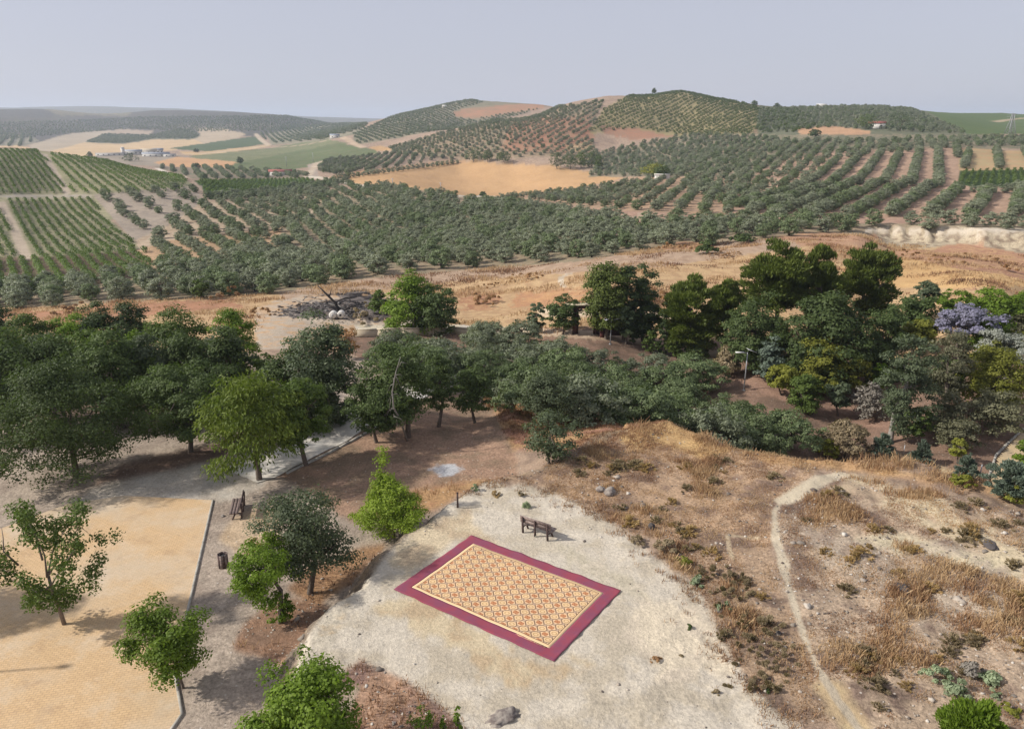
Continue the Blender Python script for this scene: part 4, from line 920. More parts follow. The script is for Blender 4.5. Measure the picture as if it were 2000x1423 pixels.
T(BT, 'dark', -20, 256, 692, 915, (150, 932), 'huge dense dark broad tree left of the plaza, lowest branches near the ground', shape='dome', lump=.35, csize=.17, ncl=170, n=38000, leaf=.145, tr=.2)
T(BT, 'dark', 265, 482, 700, 850, (373, 882), 'dark broad tree with a short straight trunk right of the huge one', shape='dome', lump=.35, csize=.18, ncl=130, n=22000, leaf=.155)
T(BT, 'fresh', 392, 600, 725, 905, (507, 937), 'light yellow-green feathery tree leaning over the start of the white road', shape='dome', lump=.4, style='droop', leaf=.17, n=13000, csize=.2, ncl=100)
T(BT, 'mid', 540, 655, 735, 865, (597, 908), 'smaller green tree touching the feathery one on its right', shape='dome', lump=.4, leaf=.17, csize=.22)
T(BT, 'dark', 668, 800, 735, 835, (735, 864), 'slender-trunked dark tree beside the white road, left of the forked bare tree', shape='dome', lump=.4, leaf=.18, csize=.22)
T(BT, 'dark', 700, 850, 660, 830, (797, 854), 'tall dark tree with a thick leaning trunk and bare grey branches in its crown', shape='dome', lump=.4, leaf=.18, csize=.22, tr=.2)
T(BT, 'dark', 825, 892, 690, 800, (857, 833), 'thin-trunked dark tree right of the leaning thick one', shape='oval', lump=.4, leaf=.18)
T(BT, 'dark', 882, 966, 715, 800, (927, 826), 'neat dark tree with a short trunk on the orange grass slope', shape='dome', lump=.4, leaf=.18)
T('shrub', 'lime', 968, 992, 752, 775, (980, 779), 'tiny lime green bush in front of the grove at the grass edge', cat='shrub', shape='shrub', n=500)
def dead_limbs():
    B = hit(800, 860); dep = B[1]*cp_-(B[2]-HC)*sp_; s = dep/F_PX; rr = random.Random(3)
    o = empty('dead_branch', B, 'bare grey dead branches hanging in front of the tall dark leaning tree', 'dead branch')
    def P3(px, py, d=-2.4): return Vector(((px-800)*s, d, (854-py)*s/cp_))
    b = MB(); b.tube([P3(797, 850, -.4), P3(790, 800, -1.3), P3(783, 765), P3(782, 735), P3(790, 700), P3(800, 672)], [.08, .07, .06, .045, .03, .015], 6)
    for p in [(783,765), (782,740), (785,720), (788,705), (795, 690), (783, 780)]:
        for k in range(3):
            q = (p[0]+rr.uniform(-16, 22), p[1]+rr.uniform(-10, 30)); m = ((p[0]+q[0])/2+rr.uniform(-4, 4), (p[1]+q[1])/2-6)
            b.tube([P3(*p), P3(*m), P3(*q)], [.03, .018, .007], 4)
    put('twigs', b.mesh('twigs', BARK_P), o)
dead_limbs()
# the dense stand on the left, row by row (crown edges, top, bottom, foot, tone)
LEFT = [(-70,110,640,790,(20,850),'dark','dark tree cut by the left edge behind the huge one'), (60,190,655,760,(130,830),'dark','dark crown directly above and behind the huge left tree'),
 (170,300,640,780,(240,835),'dark','dark tree in the gap between the huge tree and its right neighbour'), (250,350,650,770,(300,820),'blue','blue-green crown above the gap between the two big dark trees'),
 (330,440,650,770,(390,815),'dark','dark crown rising behind the tree with the short straight trunk'), (410,500,640,770,(455,815),'dark','dark tree at the right end of the dense left stand'),
 (508,640,680,800,(575,835),'dark','deep green tree just left of the white road behind the feathery tree'), (545,700,615,790,(625,830),'blue','tall grey-green bushy tree above the white road, below the burnt ground'),
 (620,700,640,800,(660,825),'blue','narrow grey-green tree right of the tall bushy one by the white road'), (-60,50,586,700,(0,740),'cypress','very dark round tree at the left edge in the back row of the stand'),
 (20,130,610,700,(80,750),'mid','yellow-green crown in the back row at the far left'), (110,190,612,700,(150,745),'bright','bright green crown second in the back row of the left stand'),
 (160,240,588,690,(200,735),'cypress','dark blackish crown standing highest in the back row'), (222,312,588,690,(268,735),'cypress','second blackish crown in the back row beside the reddish brush'),
 (300,415,600,700,(358,745),'mid','mid green broad crown in the back row right of the two blackish ones'), (418,505,604,700,(462,745),'bright','fresh green feathery tree at the right end of the back row'),
 (-40,60,640,730,(10,780),'mid','green crown at the left edge in the second row'), (50,150,650,730,(100,775),'blue','grey-green crown in the second row behind the huge tree'),
 (140,230,640,730,(185,775),'mid','green crown with yellowish tips in the second row'), (225,310,645,735,(268,780),'bright','light green crown in the middle of the second row'),
 (300,400,645,740,(350,785),'dark','dark crown in the second row below the mid green broad one'), (395,490,640,740,(440,785),'blue','greyish crown in the second row near the fresh green feathery tree'),
 (498,560,690,770,(530,800),'mid','small green tree filling the gap at the left end of the white road')]
for l, r, t, b, base, sp, lab in LEFT: T(BT, sp, l-8, r+8, t-2, b+34, base, lab, lump=.35, leaf=.2, csize=.22, cov=.9, group='trees of the dense stand left of the white road')
T('shrub', 'rust', 655, 705, 640, 690, (680, 700), 'dry orange-brown bush between the grey-green bushy trees and the burnt ground', cat='shrub', shape='round', leaf=.2)
# garden behind the mound
GARD = [
 (BT,'bright',752,862,527,640,(806,648),'dome','big rounded green tree with two heads in front of the burnt ground',.2),
 (BT,'dark',808,900,560,640,(855,652),'round','darker rounded tree touching the right side of the big two-headed one',.25),
 (BT,'dark',1066,1135,575,640,(1100,652),'round','dark ball-shaped tree left of the brick gateway',.15),
 (BT,'blue',1030,1068,590,640,(1050,652),'oval','slim grey-green tree left of the ball-shaped one',.3),
 ('cypress_tree','pine',1143,1222,514,640,(1184,662),'egg','broad bronze-green conifer left in the tall dark trio behind the lamp',.2),
 ('cypress_tree','cypress',1196,1240,520,650,(1218,668),'egg','middle dark conifer of the tall trio behind the lamp',.25),
 ('cypress_tree','cypress',1228,1284,518,655,(1256,668),'egg','dark right-hand conifer of the tall trio, with pointed twin tips',.25),
 (BT,'olgreen',1196,1240,580,655,(1222,672),'oval','light green slender tree in front of the tall dark trio',.3),
 ('cypress_tree','cypress',1226,1246,615,668,(1236,672),'column','narrow dark cypress at the foot of the tall trio',.15),
 ('cypress_tree','cypress',1282,1306,590,690,(1294,694),'column','thin pointed cypress between the trio and the stone pine',.15),
 ('shrub','mid',1252,1290,642,684,(1271,688),'round','bright round bush just right of the narrow cypress',.2),
 ('shrub','mid',1296,1342,646,692,(1320,696),'round','green ball bush below the stone pine, left one',.2),
 ('shrub','dark',1336,1384,650,698,(1360,702),'cone','dark conical bush below the stone pine',.2),
 ('pine_tree','pine',1286,1400,538,665,(1350,692),'dome','broad stone pine right of the tall dark trio',.35),
 ('pine_tree','pine',1370,1452,545,660,(1412,690),'dome','second stone pine crown touching the broad one on its right',.35),
 ('pine_tree','pine',1450,1572,470,590,(1515,668),'dome','tallest pine with a ragged crown and a side branch to the left',.4),
 ('pine_tree','pine',1545,1642,478,600,(1592,668),'egg','dark middle pine between the two tall ragged ones',.4),
 ('pine_tree','pine',1625,1742,478,600,(1684,664),'dome','right-hand tall pine with a lopsided bright green crown',.4),
 (BT,'dark',1402,1538,572,700,(1466,722),'dome','large dark round tree below the tallest pine',.25),
 (BT,'dark',1510,1690,565,735,(1600,748),'dome','largest dark green domed tree in the centre of the right-hand garden',.25),
 (BT,'dark',1655,1765,590,735,(1708,742),'dome','dark domed tree on the right shoulder of the largest one',.25),
 (BT,'yellow',1546,1645,658,745,(1600,772),'round','olive-yellow rounded tree in front of the largest dark dome',.25),
 (BT,'yellow',1494,1556,711,758,(1525,772),'round','small yellow-green ball tree right of the tall grey lamp',.2),
 (BT,'spruce',1470,1530,655,745,(1500,748),'egg','grey-green cone-shaped tree behind the tall grey lamp',.3),
 ('shrub','brush',1388,1444,674,730,(1416,735),'egg','dark olive-brown bush left of the tall grey lamp',.25),
 ('cypress_tree','mid',1542,1598,728,800,(1570,808),'cone','fresh green cone-shaped young tree right of the yellow ball tree',.25),
 (BT,'blue',1608,1660,745,795,(1636,812),'round','small grey-green tree with a short trunk on the red soil',.35),
 (BT,'yellow',1642,1702,695,760,(1668,780),'oval','yellowish open tree below the dark domed one',.35),
 (BT,'bright',1698,1735,708,760,(1716,776),'oval','small bright green tree behind the bare grey shrub',.3),
 ('shrub','twig',1660,1730,745,812,(1695,818),'shrub','bare grey twiggy shrub left of the leaning poplar',.4),
 ('poplar_tree','blue',1706,1816,652,850,(1738,864),'oval','tall pale-trunked poplar leaning to the right, leaves grey-green',.55),
 (BT,'mid',1766,1816,795,850,(1790,868),'oval','small round-leaved green tree right of the poplar foot',.35),
 (BT,'haze',1790,1885,640,760,(1835,820),'round','loose grey-brown tree behind the leaning poplar',.4),
 ('flowering_tree','purple',1826,1946,592,665,(1880,735),'dome','lilac-blue blossoming tree in the back of the garden',.35),
 (BT,'bright',1876,1965,606,680,(1920,735),'dome','fresh green domed tree in front of the lilac blossom',.3),
 (BT,'bright',1830,1900,565,625,(1868,690),'umbrella','flat-topped vivid green tree behind the lilac blossom',.3),
 (BT,'bright',1888,1990,562,620,(1938,685),'umbrella','second flat-topped vivid green tree at the back right',.3),
 (BT,'bright',1968,2060,564,625,(2010,688),'umbrella','flat-topped vivid green tree cut by the right edge',.3),
 (BT,'haze',1950,2050,590,660,(2000,710),'round','dull green tree at the right edge behind the silver one',.3),
 (BT,'dark',1728,1830,575,650,(1780,700),'dome','dull dark bushy tree right of the lopsided pine',.3),
 (BT,'blue',1778,1835,548,600,(1806,672),'round','small grey-green tree top above the dull bushy one',.3),
 (BT,'yellow',1758,1830,622,668,(1795,720),'dome','yellow-green low tree between dark dome and lilac blossom',.3),
 (BT,'silver',1900,2010,640,700,(1958,770),'round','silvery white-leaved tree at the right edge',.4),
 (BT,'yellow',1968,2040,645,672,(2000,760),'round','yellow flowering tree top at the right edge beside the silvery one',.3),
 (BT,'yellow',1862,1992,668,775,(1930,812),'dome','big yellow-green tree at the right with lime coloured tips',.35),
 ('cypress_tree','mid',1826,1870,700,775,(1850,800),'cone','green conical tree left of the big yellow-green one',.3),
 (BT,'haze',1800,1900,760,830,(1850,850),'dome','thin wispy tree with a brownish see-through crown, left one',.4),
 (BT,'haze',1890,1996,755,825,(1940,850),'dome','thin wispy tree with a brownish see-through crown, right one',.4),
 ('shrub','haze',1828,1915,815,872,(1872,880),'shrub','spreading brownish-green wispy shrub behind the yellow topiary',.4),
 ('shrub','brush',1596,1700,818,880,(1650,890),'shrub','rounded olive-brown bush at the grassy crest',.3),
 ('shrub','yellow',1590,1640,855,888,(1612,893),'shrub','yellow-green low bush on the left of the olive-brown one',.3),
 ('spruce_tree','spruce',1698,1746,842,885,(1722,892),'cone','grey spruce right of the olive-brown bush at the crest',.3),
 ('spruce_tree','spruce',1775,1822,857,905,(1799,908),'cone','blue-grey young spruce beside the strip of pale path',.3),
 (BT,'yellow',1852,1888,852,890,(1869,905),'egg','small clipped yellow-green topiary on a thin stem',.08),
 ('spruce_tree','spruce',1862,1908,884,930,(1886,936),'cone','blue-grey young spruce in front of the yellow topiary',.3),
 ('shrub','yellow',1858,1904,922,948,(1880,952),'shrub','yellowish leafy bush at the foot of the right-hand young spruce',.3),
 ('spruce_tree','spruce',1926,2015,896,965,(1972,972),'dome','large spreading blue-grey conifer at the right edge',.3),
 ('shrub','yellow',1960,2000,945,980,(1980,985),'shrub','bright yellow-green bush below the large blue-grey conifer',.3),
 (BT,'bright',1978,2060,855,915,(2010,925),'round','green tree cut by the right edge above the blue-grey conifer',.3),
 ('shrub','mid',375,410,545,578,(392,584),'round','round fresh green bush among the grey olives on the left',.2),
 ('shrub','dark',1358,1402,468,492,(1380,495),'shrub','dark green bush on the reddish patch of the dry field',.3),
 ('shrub','dark',1425,1476,456,472,(1452,473),'shrub','dark low bush at the edge of the olive strip above the dry field',.3),
 ('shrub','mid',720,760,565,605,(742,612),'shrub','scrubby green bush left of the big two-headed tree',.3),
]
for nm, sp, l, r, t, b, base, shp, lab, lump in GARD:
    st = 'needle' if nm in ('pine_tree', 'spruce_tree') else 'leaf'
    if r-l > 90 and nm in (BT, 'pine_tree'): b += 14
    tall = nm == 'cypress_tree' and r-l > 35
    if tall: l -= 6; r += 6; shp = 'oval'; lump = .12
    if nm == 'flowering_tree': b -= 14
    cat = {'shrub': 'bush', 'pine_tree': 'pine', 'cypress_tree': 'conifer', 'spruce_tree': 'spruce', 'poplar_tree': 'poplar'}.get(nm, 'tree')
    T(nm, sp, l, r, t, b, base, lab, cat=cat, shape=shp, lump=lump, style=st, csize=(.27 if tall else .2) if nm != 'shrub' else .24, rim=.7,
      cov=.7 if sp in ('haze', 'twig') else (.9 if nm == 'poplar_tree' else (1.7 if tall else 1.25)), bark=BARK_P if nm == 'poplar_tree' or sp == 'silver' else None, dmin=50 if base[1] < 930 and base[0] > 1300 else 0)
# dark wood and single trees of the middle distance
FAR = [(1070,1105,297,325,(1088,330),'dark'), (1098,1130,299,325,(1114,331),'dark'), (1122,1148,295,322,(1135,328),'mid'), (1140,1172,292,322,(1156,328),'dark'), (1160,1180,302,325,(1170,330),'mid'),
 (905,945,285,312,(925,316),'dark'), (940,965,293,312,(952,316),'dark'), (965,1000,296,314,(985,318),'dark')]
for i, (l, r, t, b, base, sp) in enumerate(FAR):
    T(BT, sp, l, r, t, b, base, ['leftmost dark tree', 'second dark tree', 'brighter middle tree', 'fourth, dark tree', 'rightmost greener tree', 'left broad tree', 'middle small tree', 'right tree'][i]+[' of the clump above the right end of the straw field',' of the clump above the left end of the straw field'][i > 4], leaf=.9, n=900, dmin=300)
for l, r, t, b, base, sp, lab, dm in [(1250,1300,318,340,(1275,345),'yellow','yellow-green tree left of the small white shed on the valley slope',300), (1275,1310,322,344,(1295,348),'dark','dark tree just above the small white shed on the slope',300),
  (1668,1710,222,246,(1690,252),'mid','round green tree left of the red-roofed cottage on the ridge',400), (1725,1792,218,252,(1757,256),'cypress','big dark bushy tree right of the red-roofed cottage on the ridge',400),
  (1578,1605,252,266,(1592,268),'cypress','dark round bush among the bare patches below the ridge',400), (1466,1480,196,206,(1473,208),'dark','lone tree on the skyline right of the hilltop plantation',500),
  (1510,1524,201,209,(1517,211),'dark','tiny lone tree on the skyline left of the white house',500), (462,476,306,318,(470,320),'cypress','single dark round tree in the field right of the farm',500),
  (375,392,318,329,(383,331),'cypress','single dark tree on the edge of the orange field behind the vine slope',450), (238,272,298,314,(255,315),'cypress','dark bushy tree in front of the farm with the white tower',700),
  (378,390,290,297,(384,298),'cypress','small dark tree beside the farm track',700), (612,640,262,272,(626,274),'dark','dark trees around the small house in the far valley',800),
  (170,182,296,308,(176,309),'cypress','small dark tree at the left end of the farm',700), (936,950,374,383,(943,384),'dark','lone dark bush on the near edge of the big straw field',350),
  (1272,1282,172,182,(1277,184),'dark','tiny clump on the very top of the highest hill',700)]:
    T(BT, sp, l, r, t, b, base, lab, leaf=.9, n=900, dmin=dm)
# ------------------------------------------------------------------ olive orchards
def world_bounds(poly, d0, d1):
    pts = [hit(px, py, d0) for px, py in poly]
    xs = [p[0] for p in pts]; ys = [p[1] for p in pts]
    pad = 25
    return max(min(xs)-pad, -d1), min(max(xs)+pad, d1), max(0, min(ys)-pad), min(max(ys)+pad, d1)
def lattice(poly, d0, d1, A=None, B=None, row=8, inrow=6, jit=.5, keep=1, seed=1, ang=None):
    if ang is None:
        a = hit(A[0], A[1], d0); b = hit(B[0], B[1], d0); ang = math.atan2(b[1]-a[1], b[0]-a[0])
    x0, x1, y0, y1 = world_bounds(poly, d0, d1); cx, cy = (x0+x1)/2, (y0+y1)/2; Rr = math.hypot(x1-x0, y1-y0)/2
    r = np.random.default_rng(seed); u, v = np.meshgrid(np.arange(-Rr, Rr, inrow), np.arange(-Rr, Rr, row)); u = u.ravel(); v = v.ravel()
    u = u+r.normal(size=len(u))*jit; v = v+r.normal(size=len(v))*jit*.6
    x = cx+u*math.cos(ang)-v*math.sin(ang); y = cy+u*math.sin(ang)+v*math.cos(ang)
    D = np.hypot(x, y); m = (y > 5) & (D > d0) & (D < d1) & (np.abs(np.arctan2(x, y)) < rad(43)) & (r.random(len(x)) < keep); x = x[m]; y = y[m]
    z = ground(x, y); px, py = project(x, y, z); m = inside(px, py, poly)
    return np.c_[x[m], y[m], z[m]]
OR = [ # poly, dmin, dmax, A, B, row, inrow, jitter, keep, size
 ([(545,455),(600,425),(640,402),(760,400),(880,396),(980,396),(1100,412),(1240,436),(1480,434),(1720,436),(2100,440),(2100,458),(1700,453),(1560,460),(1450,467),(1400,485),(1300,480),(1130,510),(1060,513),(900,527),(760,535),(640,552)],105,460,(717,424),(773,452),7.0,5.2,.4,.97,1.03),
 ([(600,372),(640,364),(760,362),(870,380),(905,395),(760,402),(640,404)],250,520,(717,424),(773,452),8.2,6.6,.6,.85,.95),
 ([(-80,622),(-80,572),(130,560),(290,535),(340,522),(560,490),(545,455),(640,552),(540,574),(400,582),(250,588),(60,605)],105,260,(291,484),(334,519),5.6,4.6,.7,.98,1.05),
 ([(262,492),(330,470),(545,445),(560,490),(340,520),(300,530)],130,320,(291,484),(334,519),8.0,4.3,.3,.97,.85),
 ([(188,380),(380,366),(395,395),(330,440),(252,466),(215,420)],200,560,(240,390),(300,440),10,8,1.0,.85,.9),
 ([(395,395),(470,392),(620,370),(640,395),(560,455),(330,470),(262,470),(330,440)],160,460,(404,412),(453,445),8.2,5.6,.7,.93,.92),
 ([(388,388),(480,380),(620,360),(700,352),(620,372),(470,392)],300,560,(440,385),(560,372),6,5,.6,1,.9),
 ([(300,326),(430,328),(600,338),(604,348),(385,350),(356,342)],520,900,(400,330),(420,348),9,7,.8,.9,1.),
 ([(975,385),(1100,374),(1220,357),(1300,347),(1420,360),(1480,380),(1480,424),(1300,416),(1180,408),(1080,394)],200,600,(1160,362),(1110,385),7.8,7.8,.5,.93,.92),
 ([(1420,402),(1560,362),(1640,357),(1760,362),(1870,372),(2100,378),(2100,424),(1480,427)],140,420,(1802,361),(1715,417),9.5,3.9,.25,1,1.0),
 ([(1560,362),(1600,330),(1640,312),(1780,297),(1870,287),(1874,370),(1760,362)],200,640,(1799,290),(1780,366),9.5,4.4,.3,1,1.0),
 ([(1895,288),(2100,288),(2100,330),(1880,330)],220,560,(1922,292),(1920,326),14,4.2,.3,1,.95),
 ([(1885,372),(2100,372),(2100,380),(1885,380)],150,460,(1900,372),(1950,372),6,5,.3,1,.9),
 ([(1150,345),(1160,300),(1250,280),(1350,264),(1470,264),(1560,276),(1700,276),(2100,264),(2100,288),(1900,286),(1780,296),(1640,312),(1560,362),(1420,402),(1350,384),(1335,344),(1300,345)],280,860,(1400,290),(1330,300),7.4,7.0,1.0,.93,.92),
 ([(1480,213),(1700,208),(1780,214),(1890,262),(1600,250),(1480,262)],640,1500,(1600,215),(1520,225),8.5,8.5,1.2,.9,.9),
 ([(850,264),(1060,214),(1180,196),(1150,265),(1170,300),(1150,330),(1080,305),(900,312),(770,302),(760,290)],500,1080,(1098,240),(1060,262),7.6,7.4,.7,.93,.86),
 ([(690,262),(760,230),(850,204),(920,195),(945,200),(885,218),(890,230),(960,240),(850,264),(770,290),(700,285)],1000,2100,(840,262),(780,246),8.5,8.5,.8,.93,.84),
 ([(930,232),(990,222),(1060,212),(960,240)],1000,2100,(840,262),(780,246),8.5,8.5,.8,.93,.84),
 ([(620,332),(640,312),(740,302),(770,298),(900,310),(830,318),(720,334),(640,344)],420,900,(700,310),(640,335),8.5,7.6,.7,.95,.92),
 ([(500,262),(560,245),(700,240),(720,242),(700,262),(600,276),(530,280)],1300,3000,(600,275),(560,262),12,12,1.5,.9,1.1),
 ([(-60,240),(130,236),(300,228),(560,226),(650,242),(590,254),(400,258),(250,252),(130,262),(0,275),(-60,262)],1800,3500,(300,250),(200,240),11.5,11.5,2,.85,.95),
 ([(168,278),(205,262),(300,264),(345,252),(372,252),(390,265),(380,271),(300,271),(240,280)],1200,2400,(300,270),(260,262),10,10,1.2,.95,1.0),
 ([(0,262),(60,262),(75,272),(40,286),(0,286)],1200,2400,(20,285),(30,262),16,8,.6,1,1.2),
]
pts = []; sc = []
for i, (poly, d0, d1, A, B, row, inr, jit, keep, s) in enumerate(OR):
    L = lattice(poly, d0, d1, A, B, row, inr, jit, keep, seed=50+i); pts.append(L); sc.append(np.full(len(L), s))
r = np.random.default_rng(9)
line = []
for t in np.linspace(0, 1, 26):
    h_ = hit(652+(893-652)*t, 352+(319-352)*t, 400); line.append(h_)
pts.append(np.array(line)); sc.append(np.full(len(line), 1.0))
OP = np.concatenate(pts); OS = np.concatenate(sc)*r.uniform(.8, 1.18, len(OP)); OROT = r.uniform(0, 6.28, len(OP))
OD = np.hypot(OP[:, 0], OP[:, 1]); order = np.argsort(OD); OP, OS, OROT, OD = OP[order], OS[order], OROT[order], OD[order]
print('orchard olives', len(OP))
OL = []
for k in range(6):
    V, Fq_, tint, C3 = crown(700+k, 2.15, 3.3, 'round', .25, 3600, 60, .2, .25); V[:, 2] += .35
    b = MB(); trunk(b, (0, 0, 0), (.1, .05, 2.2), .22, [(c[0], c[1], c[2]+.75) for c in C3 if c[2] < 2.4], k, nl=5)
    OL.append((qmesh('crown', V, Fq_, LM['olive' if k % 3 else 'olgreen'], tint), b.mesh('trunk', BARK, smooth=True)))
def olive(loc, s, rz, k, label, group, sz=None):
    o = empty('olive_tree', loc, label, 'olive tree', group, rz); o.scale = (s, s, s*(sz or 1))
    put('trunk', OL[k][1], o); c = put('crown', OL[k][0], o); return o, c
NIND = 225; crowns = []
Pp = project(OP[:NIND, 0], OP[:NIND, 1], OP[:NIND, 2])
ORDN = lambda n: str(n)+('th' if 10 <= n % 100 <= 20 else {1: 'st', 2: 'nd', 3: 'rd'}.get(n % 10, 'th'))
front = {}
for i in range(NIND):                                   # the tree standing nearest in each stretch of the row
    b_ = int(Pp[0][i]//46)
    if 0 <= Pp[0][i] <= 2000 and (b_ not in front or Pp[1][i] > Pp[1][front[b_]]): front[b_] = i
frank = {i: k+1 for k, i in enumerate(sorted(front.values(), key=lambda i: Pp[0][i]))}
for i in range(NIND):
    px, py = Pp[0][i], Pp[1][i]
    where = [(280, 'at far left below the vine rows'), (560, 'above the rust-coloured bushes'), (760, 'above the burnt ground'), (1060, 'behind the big two-headed tree'), (1500, 'behind the tall dark conifer trio'), (9999, 'above the pale cut bank on the right')]
    w_ = next(t for lim, t in where if px < lim)
    if i in frank: lab, g = ORDN(frank[i])+' olive tree from the left in the foremost orchard row', 'foremost row of orchard olive trees'
    else: lab, g = 'orchard olive tree behind the foremost row, '+w_, 'orchard olive trees '+w_
    o, c = olive(OP[i], OS[i], OROT[i], i % 6, lab, g)
    if i < 6: crowns.append(c)
def scatter(name, P_, S_, R_, sources, seed=3):
    me = bpy.data.meshes.new(name); me.from_pydata([tuple(p) for p in P_], [], [])
    for nm, arr in (('sc', S_), ('rz', R_)):
        a = me.attributes.new(nm, 'FLOAT', 'POINT'); a.data.foreach_set('value', np.asarray(arr, np.float32))
    a = me.attributes.new('pick', 'INT', 'POINT'); a.data.foreach_set('value', np.random.default_rng(seed).integers(0, len(sources), len(P_)).astype(np.int32))
    o = put(name, me); ng = bpy.data.node_groups.new(name, 'GeometryNodeTree')
    ng.interface.new_socket('Geometry', in_out='INPUT', socket_type='NodeSocketGeometry'); ng.interface.new_socket('Geometry', in_out='OUTPUT', socket_type='NodeSocketGeometry')
    N = ng.nodes; gi = N.new('NodeGroupInput'); go = N.new('NodeGroupOutput'); ip = N.new('GeometryNodeInstanceOnPoints'); jn = N.new('GeometryNodeJoinGeometry')
    for s in sources:
        oi = N.new('GeometryNodeObjectInfo'); oi.inputs['Object'].default_value = s; oi.transform_space = 'ORIGINAL'; oi.inputs['As Instance'].default_value = True
        ng.links.new(oi.outputs['Geometry'], jn.inputs[0])
    def at(nm, ty='FLOAT'):
        n_ = N.new('GeometryNodeInputNamedAttribute'); n_.data_type = ty; n_.inputs['Name'].default_value = nm; return n_.outputs['Attribute']
    cr_ = N.new('ShaderNodeCombineXYZ'); ng.links.new(at('rz'), cr_.inputs['Z'])
    ng.links.new(gi.outputs[0], ip.inputs['Points']); ng.links.new(jn.outputs[0], ip.inputs['Instance']); ip.inputs['Pick Instance'].default_value = True
    ng.links.new(at('pick', 'INT'), ip.inputs['Instance Index']); ng.links.new(cr_.outputs[0], ip.inputs['Rotation']); ng.links.new(at('sc'), ip.inputs['Scale'])
    ng.links.new(ip.outputs[0], go.inputs[0])
    md = o.modifiers.new('instances', 'NODES'); md.node_group = ng
    return tag(o, kind='stuff')
scatter('olive_orchards', OP[NIND:], OS[NIND:], OROT[NIND:], crowns)
# young plantation on the hilltop: smaller, greener bushes in a grid
HP = lattice([(1150,258),(1180,214),(1230,187),(1330,179),(1440,200),(1482,215),(1470,262),(1330,266),(1250,252)], 600, 1080, (1330,182), (1250,215), 6.8, 6.8, .35, .96, 88)
H2 = lattice([(1440,200),(1490,212),(1560,214),(1600,250),(1560,258),(1470,262),(1482,215)], 560, 1080, (1330,182), (1250,215), 7, 6.5, .8, .85, 89)
HP = np.concatenate([HP, H2]); r = np.random.default_rng(4)
V, Fq_, tint, C3 = crown(990, 1.7, 2.4, 'dome', .34, 900, 26, .3, .28); V[:, 2] += .2
g0 = hit(1475, 240, 560); o = empty('young_tree', g0, 'young green plantation tree at the right edge of the hilltop grid', 'young tree')
b = MB(); trunk(b, (0, 0, 0), (0, 0, 1.4), .08, [(.5, 0, 1.8), (-.4, .3, 1.7)], 3, nl=2); put('trunk', b.mesh('trunk', BARK), o)
yc = put('crown', qmesh('crown', V, Fq_, LM['mid'], tint), o)
scatter('hilltop_plantation', HP, r.uniform(.8, 1.2, len(HP)), r.uniform(0, 6, len(HP)), [yc])
# olive grove of the garden right behind the mound: crowns closing over each other
GV = []
GPOLY = [(690,655),(760,640),(850,655),(900,625),(1000,605),(1060,655),(1180,680),(1250,672),(1330,690),(1370,705),(1395,745),(1470,780),(1570,812),(1560,860),(1450,880),(1330,835),(1200,800),(1120,765),(1010,735),(900,700),(760,690)]
r = np.random.default_rng(31)
u, v = np.meshgrid(np.arange(-40, 60, 4.6), np.arange(54, 112, 5.0), indexing='ij'); v = v+(np.arange(u.shape[0]) % 2)[:, None]*2.6; u = u.ravel()+r.normal(size=u.size)*.6; v = v.ravel()+r.normal(size=v.size)*.6
z = ground(u, v); px, py = project(u, v, z+3.2); m = inside(px, py, GPOLY); GX = np.c_[u[m], v[m], z[m]]; GPX = px[m]; GPY = py[m]
print('grove', len(GX))
GM_ = []
for k in range(7):
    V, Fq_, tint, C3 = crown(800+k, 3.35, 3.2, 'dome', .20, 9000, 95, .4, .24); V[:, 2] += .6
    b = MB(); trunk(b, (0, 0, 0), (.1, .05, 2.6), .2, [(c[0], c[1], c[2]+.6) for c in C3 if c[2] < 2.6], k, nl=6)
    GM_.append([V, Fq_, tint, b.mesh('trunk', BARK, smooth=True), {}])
for i, (x, y, zz) in enumerate(GX):
    px, py = GPX[i], GPY[i]; k = i % 7; rv_ = random.random()
    sp = 'grovegreen' if (px > 1180 and py > 720 and rv_ < .8) or rv_ < .45 else ('olive' if rv_ > .9 else 'grove')
    if py < 668 and px < 1040: lab, g = 'olive tree at the back of the garden grove near the pale yard', 'back olive trees of the garden grove'
    elif px > 1180 and py > 770: lab, g = 'bushy green olive tree at the right front of the grove, under the grassy crest', 'right front olive trees of the grove'
    elif px > 1180: lab, g = 'silvery olive tree of the right back part of the garden grove', 'right back olive trees of the grove'
    else: lab, g = 'olive tree in the dense middle of the garden grove', 'middle olive trees of the garden grove'
    V, Fq_, tint, tm, cache = GM_[k]
    if sp not in cache: cache[sp] = qmesh('crown', V, Fq_, LM[sp], tint)
    s = random.uniform(.84, 1.06); o = empty('olive_tree', (x, y, zz), lab, 'olive tree', g, random.uniform(0, 6.28)); o.scale = (s, s, s*random.uniform(.9, 1.1))
    put('trunk', tm, o); put('crown', cache[sp], o)
